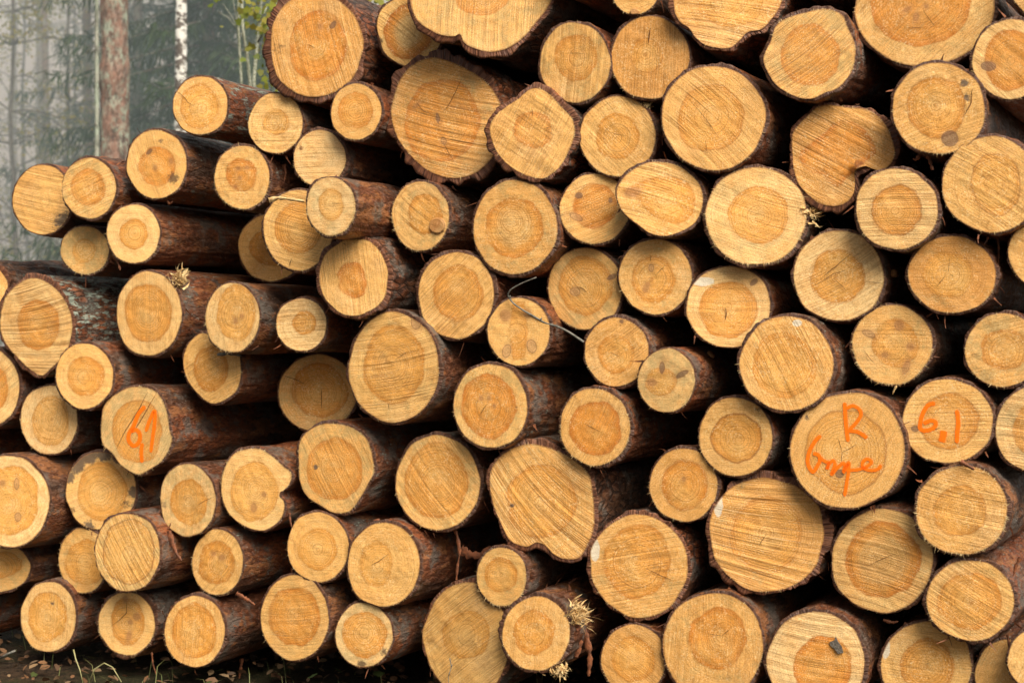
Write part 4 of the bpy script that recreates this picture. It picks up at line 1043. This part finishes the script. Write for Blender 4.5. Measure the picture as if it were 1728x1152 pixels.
# spruces with hanging needle sprays
def mat_needles():
    return mat_leaf('spruce_needles', [(.030, .060, .020), (.050, .095, .030), (.028, .050, .022), (.075, .115, .040)], .7, .25)
M_NEED = mat_needles()
def spruce(px, Y, h, rad, label, seed, dens=1.0):
    t_ = tree_root('spruce_tree', px, Y, label, 'tree', 'spruces beyond the pile')
    trunk_mesh(t_, .085, h, 0, MT['spruce'], seed, k=16, rows=40)
    rs = np.random.RandomState(seed); mb = MB(); V = []; nb = int(150*dens)
    bb = MB()
    for b in range(nb):
        z = 1.0+(h-1.2)*(b/nb)**1.25+rs.uniform(-.1, .1)
        L_ = rad*(1-(z/h))**.75*rs.uniform(.7, 1.08)+.1; a = rs.uniform(0, 2*PI)
        d0 = np.array([math.cos(a), math.sin(a), 0]); side = np.array([-d0[1], d0[0], 0])
        n_ = 9; pts = []
        for k in range(n_+1):
            f = k/n_; pts.append(np.array([0, 0, z])+d0*L_*f+np.array([0, 0, -L_*.38*f*f*1.3+L_*.10*f**4*3]))
        bb.tube(pts, np.linspace(.014, .003, n_+1), 4, False)
        for k in range(1, n_+1):
            for q_ in range(15):
                f = rs.uniform(-.5, .5); p = pts[k]+(pts[k]-pts[k-1])*f
                sgn = 1 if rs.rand() < .5 else -1
                spr = side*sgn*rs.uniform(.03, .5)*L_*.42*(1-.5*k/n_)
                st_ = p+spr*.2
                dr = spr*.75+d0*rs.uniform(.0, .12)+np.array([0, 0, -rs.uniform(.0, .26)])+rs.normal(0, .05, 3)
                e_ = st_+dr
                w = np.cross(dr, rs.normal(0, 1, 3)); w /= np.linalg.norm(w)+1e-9; w *= rs.uniform(.004, .011)
                mid = (st_+e_)/2+rs.normal(0, .02, 3)
                V += [st_-w*.5, st_+w*.5, mid+w*1.3, mid-w*1.3, e_+rs.normal(0, .01, 3)]
    V = np.array(V); nn = len(V)//5; b_ = np.arange(nn)*5
    Fq = [(x, x+1, x+2, x+3) for x in b_.tolist()]+[(x+3, x+2, x+4) for x in b_.tolist()]
    mk('crown', V, Fq, M_NEED, t_, smooth=False)
    bb.build('branches', MT['spruce'], t_)
spruce(233, 23, 13, 2.3, 'dark spruce with bare lower trunk between the thick pine and the birch', 51, .8)
spruce(352, 18, 12, 2.4, 'dark green drooping spruce right of the birch trunk', 52, 1.5)
spruce(425, 21, 14, 2.6, 'farther spruce behind the thin pale saplings', 53, 1.3)
spruce(300, 27, 15, 3.0, 'dim spruce in mist behind the birch trunk', 54, 1.2)
spruce(490, 25, 15, 3.0, 'dim spruce mostly behind the big thick barked log', 55, 1.0)

# broadleaved trees with sparse yellow leaves
M_YEL = mat_leaf('yellow_leaf', [(.30, .28, .05), (.42, .36, .06), (.20, .24, .05), (.45, .33, .08)], .6, .45)
M_LIME = mat_leaf('lime_leaf', [(.17, .22, .035), (.28, .31, .045), (.36, .30, .06), (.12, .17, .03)], .55, .45)
def broadleaf(px, Y, h, r0, label, seed, nleaf, lsize, spread, name='young_birch', zlo=1.2):
    t_ = tree_root(name, px, Y, label, 'tree', 'broadleaved trees in the mist')
    rs = np.random.RandomState(seed); tb = MB(); lb = MB()
    z = np.linspace(-.1, h, 22); wx = np.cumsum(rs.normal(0, .02, 22)); wy = np.cumsum(rs.normal(0, .02, 22))
    T_ = np.stack([wx, wy, z], -1); tb.tube(T_, np.linspace(r0, r0*.25, 22), 8)
    tb.build('trunk', M_DEAD, t_)
    br = MB(); tips = []
    for b in range(int(h*7)):
        zz = rs.uniform(zlo, h); k = min(int((zz+.1)/(h+.1)*21), 21); p = T_[k].copy()
        a = rs.uniform(0, 2*PI); d_ = np.array([math.cos(a), math.sin(a), rs.uniform(.1, 1.)]); L_ = spread*rs.uniform(.4, 1)*(1-.4*zz/h)
        pts = [p]
        for k in range(6):
            d_ = d_+rs.normal(0, .2, 3)+np.array([0, 0, -.07]); pts.append(pts[-1]+d_/np.linalg.norm(d_)*L_/6)
            if k > 0:
                dd = d_/np.linalg.norm(d_)+rs.normal(0, .6, 3); dd /= np.linalg.norm(dd)
                q1 = pts[-1]+dd*L_*.16; q2 = q1+(dd+rs.normal(0, .4, 3))*L_*.14
                br.tube([pts[-1], q1, q2], [r0*.10, r0*.07, r0*.03], 4, False); tips += [pts[-1], q1, q2]
        br.tube(pts, np.linspace(r0*.28, r0*.08, 7), 4, False)
    br.build('branches', M_DEAD, t_)
    tips = np.array(tips)
    for _ in range(nleaf):
        c = tips[rs.randint(len(tips))]+rs.normal(0, .06, 3)
        up = rs.normal(0, 1, 3); up /= np.linalg.norm(up); f = np.cross(up, rs.normal(0, 1, 3)); f /= np.linalg.norm(f)
        p_ = leaf_shape(c, lsize*rs.uniform(.6, 1.2), up, f, 0); lb.add(p_, [tuple(range(6))])
    lb.build('leaves', M_YEL if name != 'sapling' else M_LIME, t_, smooth=False)
    return t_
broadleaf(25, 21, 9, .04, 'young birch with sparse yellow leaves near the left edge in mist', 61, 2600, .055, 1.5)
broadleaf(118, 23, 9, .035, 'young birch with yellow leaves between two misty pine trunks', 62, 2200, .055, 1.4)
broadleaf(50, 31, 11, .05, 'far birch fading in mist between the slender pine and left edge', 63, 2600, .065, 2.0)
broadleaf(135, 34, 12, .05, 'far leafy tree in mist left of the pinkish pine', 64, 2400, .065, 2.0)
broadleaf(-60, 27, 11, .05, 'leafy tree in mist beyond the left picture edge', 65, 1800, .06, 1.8)

# pale saplings with large lime leaves
def sapling(pts, Y, r0, r1, label, seed, leafspots, twigs=()):
    rs = np.random.RandomState(seed)
    P_ = [np.array([tx(x, Y), Y+rs.normal(0, .03), CAMH-(y-576)/F*Y]) for x, y in pts]
    base = np.array([P_[-1][0]+.02, Y, -.03]); P_ = P_+[base]
    P_ = np.array(P_[::-1]); o3 = P_[0].copy()
    t_ = tag(empty('sapling', tuple(o3)), label, 'sapling', 'thin pale saplings')
    f = np.linspace(0, len(P_)-1, 50); Q_ = np.stack([np.interp(f, range(len(P_)), P_[:, k]) for k in range(3)], -1)
    for _ in range(3): Q_[1:-1] = (Q_[:-2]+2*Q_[1:-1]+Q_[2:])/4
    mb = MB(); mb.tube(Q_-o3, np.linspace(r0, r1, 50), 10); mb.build('stem', M_SAP, t_)
    if twigs:
        mb = MB()
        for tw in twigs:
            W_ = np.array([[tx(x, Y), Y+.02, CAMH-(y-576)/F*Y] for x, y in tw])
            mb.tube(W_-o3, np.linspace(r1*.7, r1*.25, len(W_)), 6)
        mb.build('twigs', MT['grey'], t_)
    if leafspots:
        lb = MB()
        for (x, y, n_, sp) in leafspots:
            for _ in range(n_):
                xx = x+rs.normal(0, sp); yy = y+rs.normal(0, sp); c = np.array([tx(xx, Y), Y+rs.normal(0, .5), CAMH-(yy-576)/F*Y])-o3
                up = np.array([rs.normal(0, .6), -1, rs.normal(.3, .6)]); up /= np.linalg.norm(up)
                f_ = np.cross(up, rs.normal(0, 1, 3)); f_ /= np.linalg.norm(f_)
                p_ = leaf_shape(c, rs.uniform(.035, .075), up, f_, 1); lb.add(p_, [tuple(range(len(p_)))])
        lb.build('leaves', M_LIME, t_, smooth=False)
M_SAP = mat_simple('sapling_bark', (.20, .22, .15), (.46, .47, .38), 60, .7)
sapling([(404, -60), (404, 10), (403, 50), (404, 90), (408, 140), (410, 200)], 10, .011, .007, 'thinnest pale sapling stem, left one of three beside the big log', 71, [(352, 0, 5, 6)], [[(403, 60), (392, 30), (375, 5)], [(400, 50), (385, 30), (366, 18)], [(404, 62), (396, 20), (390, -15)]])
sapling([(406, -60), (409, 0), (412, 50), (417, 100), (421, 150), (423, 210)], 10.3, .014, .009, 'middle pale sapling stem with a thin crossing twig', 72, [(425, 22, 12, 12), (395, 0, 5, 8)], [[(405, 55), (415, 75), (428, 92)]])
sapling([(440, -60), (437, 10), (435, 40), (432, 90), (430, 140), (432, 210)], 9.8, .014, .009, 'right pale sapling with broad lime and yellow leaves', 73,
        [(430, 25, 9, 8), (428, 48, 4, 4), (455, 10, 60, 16), (465, 60, 26, 12), (457, 110, 20, 9), (450, 150, 22, 11), (460, 40, 24, 14), (630, 5, 40, 12), (600, -5, 20, 10), (445, 30, 20, 20)], [[(434, 70), (447, 52), (462, 30), (467, 0)], [(436, 38), (445, 22), (452, 5)]])

# ------------------------------------------------------------------ mist
def mist():
    N = NT('mist'); vs = N.n('ShaderNodeVolumeScatter')
    vs.inputs['Color'].default_value = (.60, .73, .80, 1); vs.inputs['Density'].default_value = .045; vs.inputs['Anisotropy'].default_value = .1
    N.lk(vs.outputs[0], N.out.inputs['Volume'])
    x0, x1, y0, y1, z0, z1 = -60, 40, 13, 110, -.6, 22
    V = [(x, y, z) for z in (z0, z1) for y in (y0, y1) for x in (x0, x1)]
    Fq = [(0, 2, 3, 1), (4, 5, 7, 6), (0, 1, 5, 4), (2, 6, 7, 3), (0, 4, 6, 2), (1, 3, 7, 5)]
    o = mk('mist', V, Fq, N.m, smooth=False); tag(o, 'grey morning mist filling the forest', kind='structure')
mist()

# ------------------------------------------------------------------ light
SUN_AZ = math.radians(24)       # to the right behind the camera
SUN_EL = math.radians(43)
sd = Vector((math.sin(SUN_AZ)*math.cos(SUN_EL), -math.cos(SUN_AZ)*math.cos(SUN_EL), math.sin(SUN_EL)))
sl = bpy.data.lights.new('sun', 'SUN'); sl.energy = 4.8; sl.angle = math.radians(40); sl.color = (1, .90, .74)
so = bpy.data.objects.new('sun', sl); col.objects.link(so); so.rotation_euler = sd.to_track_quat('Z', 'Y').to_euler(); so.location = (3, -6, 8)
w = bpy.data.worlds.new('World'); scene.world = w; w.use_nodes = True
nt = w.node_tree; nt.nodes.clear()
sky = nt.nodes.new('ShaderNodeTexSky'); sky.sky_type = 'NISHITA'; sky.sun_disc = False
sky.sun_elevation = SUN_EL; sky.sun_rotation = math.atan2(sd.x, sd.y)
sky.dust_density = 6; sky.air_density = 1.2; sky.ozone_density = .6
hs_ = nt.nodes.new('ShaderNodeHueSaturation'); hs_.inputs['Saturation'].default_value = .35
bg = nt.nodes.new('ShaderNodeBackground'); bg.inputs['Strength'].default_value = .085
wo = nt.nodes.new('ShaderNodeOutputWorld')
nt.links.new(sky.outputs[0], hs_.inputs['Color']); nt.links.new(hs_.outputs[0], bg.inputs[0]); nt.links.new(bg.outputs[0], wo.inputs[0])

# ------------------------------------------------------------------ camera
cd = bpy.data.cameras.new('camera'); cd.sensor_width = 36; cd.lens = 36*F/1728; cd.clip_end = 1000; cd.clip_start = .05
cd.dof.use_dof = True; cd.dof.focus_distance = 5.0; cd.dof.aperture_fstop = 4.5
co = bpy.data.objects.new('camera', cd); col.objects.link(co); co.location = tuple(CAM); co.rotation_euler = (PI/2, 0, 0)
scene.camera = co
scene.render.engine = 'CYCLES'
scene.view_settings.view_transform = 'Standard'; scene.view_settings.look = 'None'; scene.view_settings.exposure = 0
scene.cycles.use_denoising = True
scene.cycles.max_bounces = 6; scene.cycles.diffuse_bounces = 4; scene.cycles.volume_bounces = 2; scene.cycles.transparent_max_bounces = 12
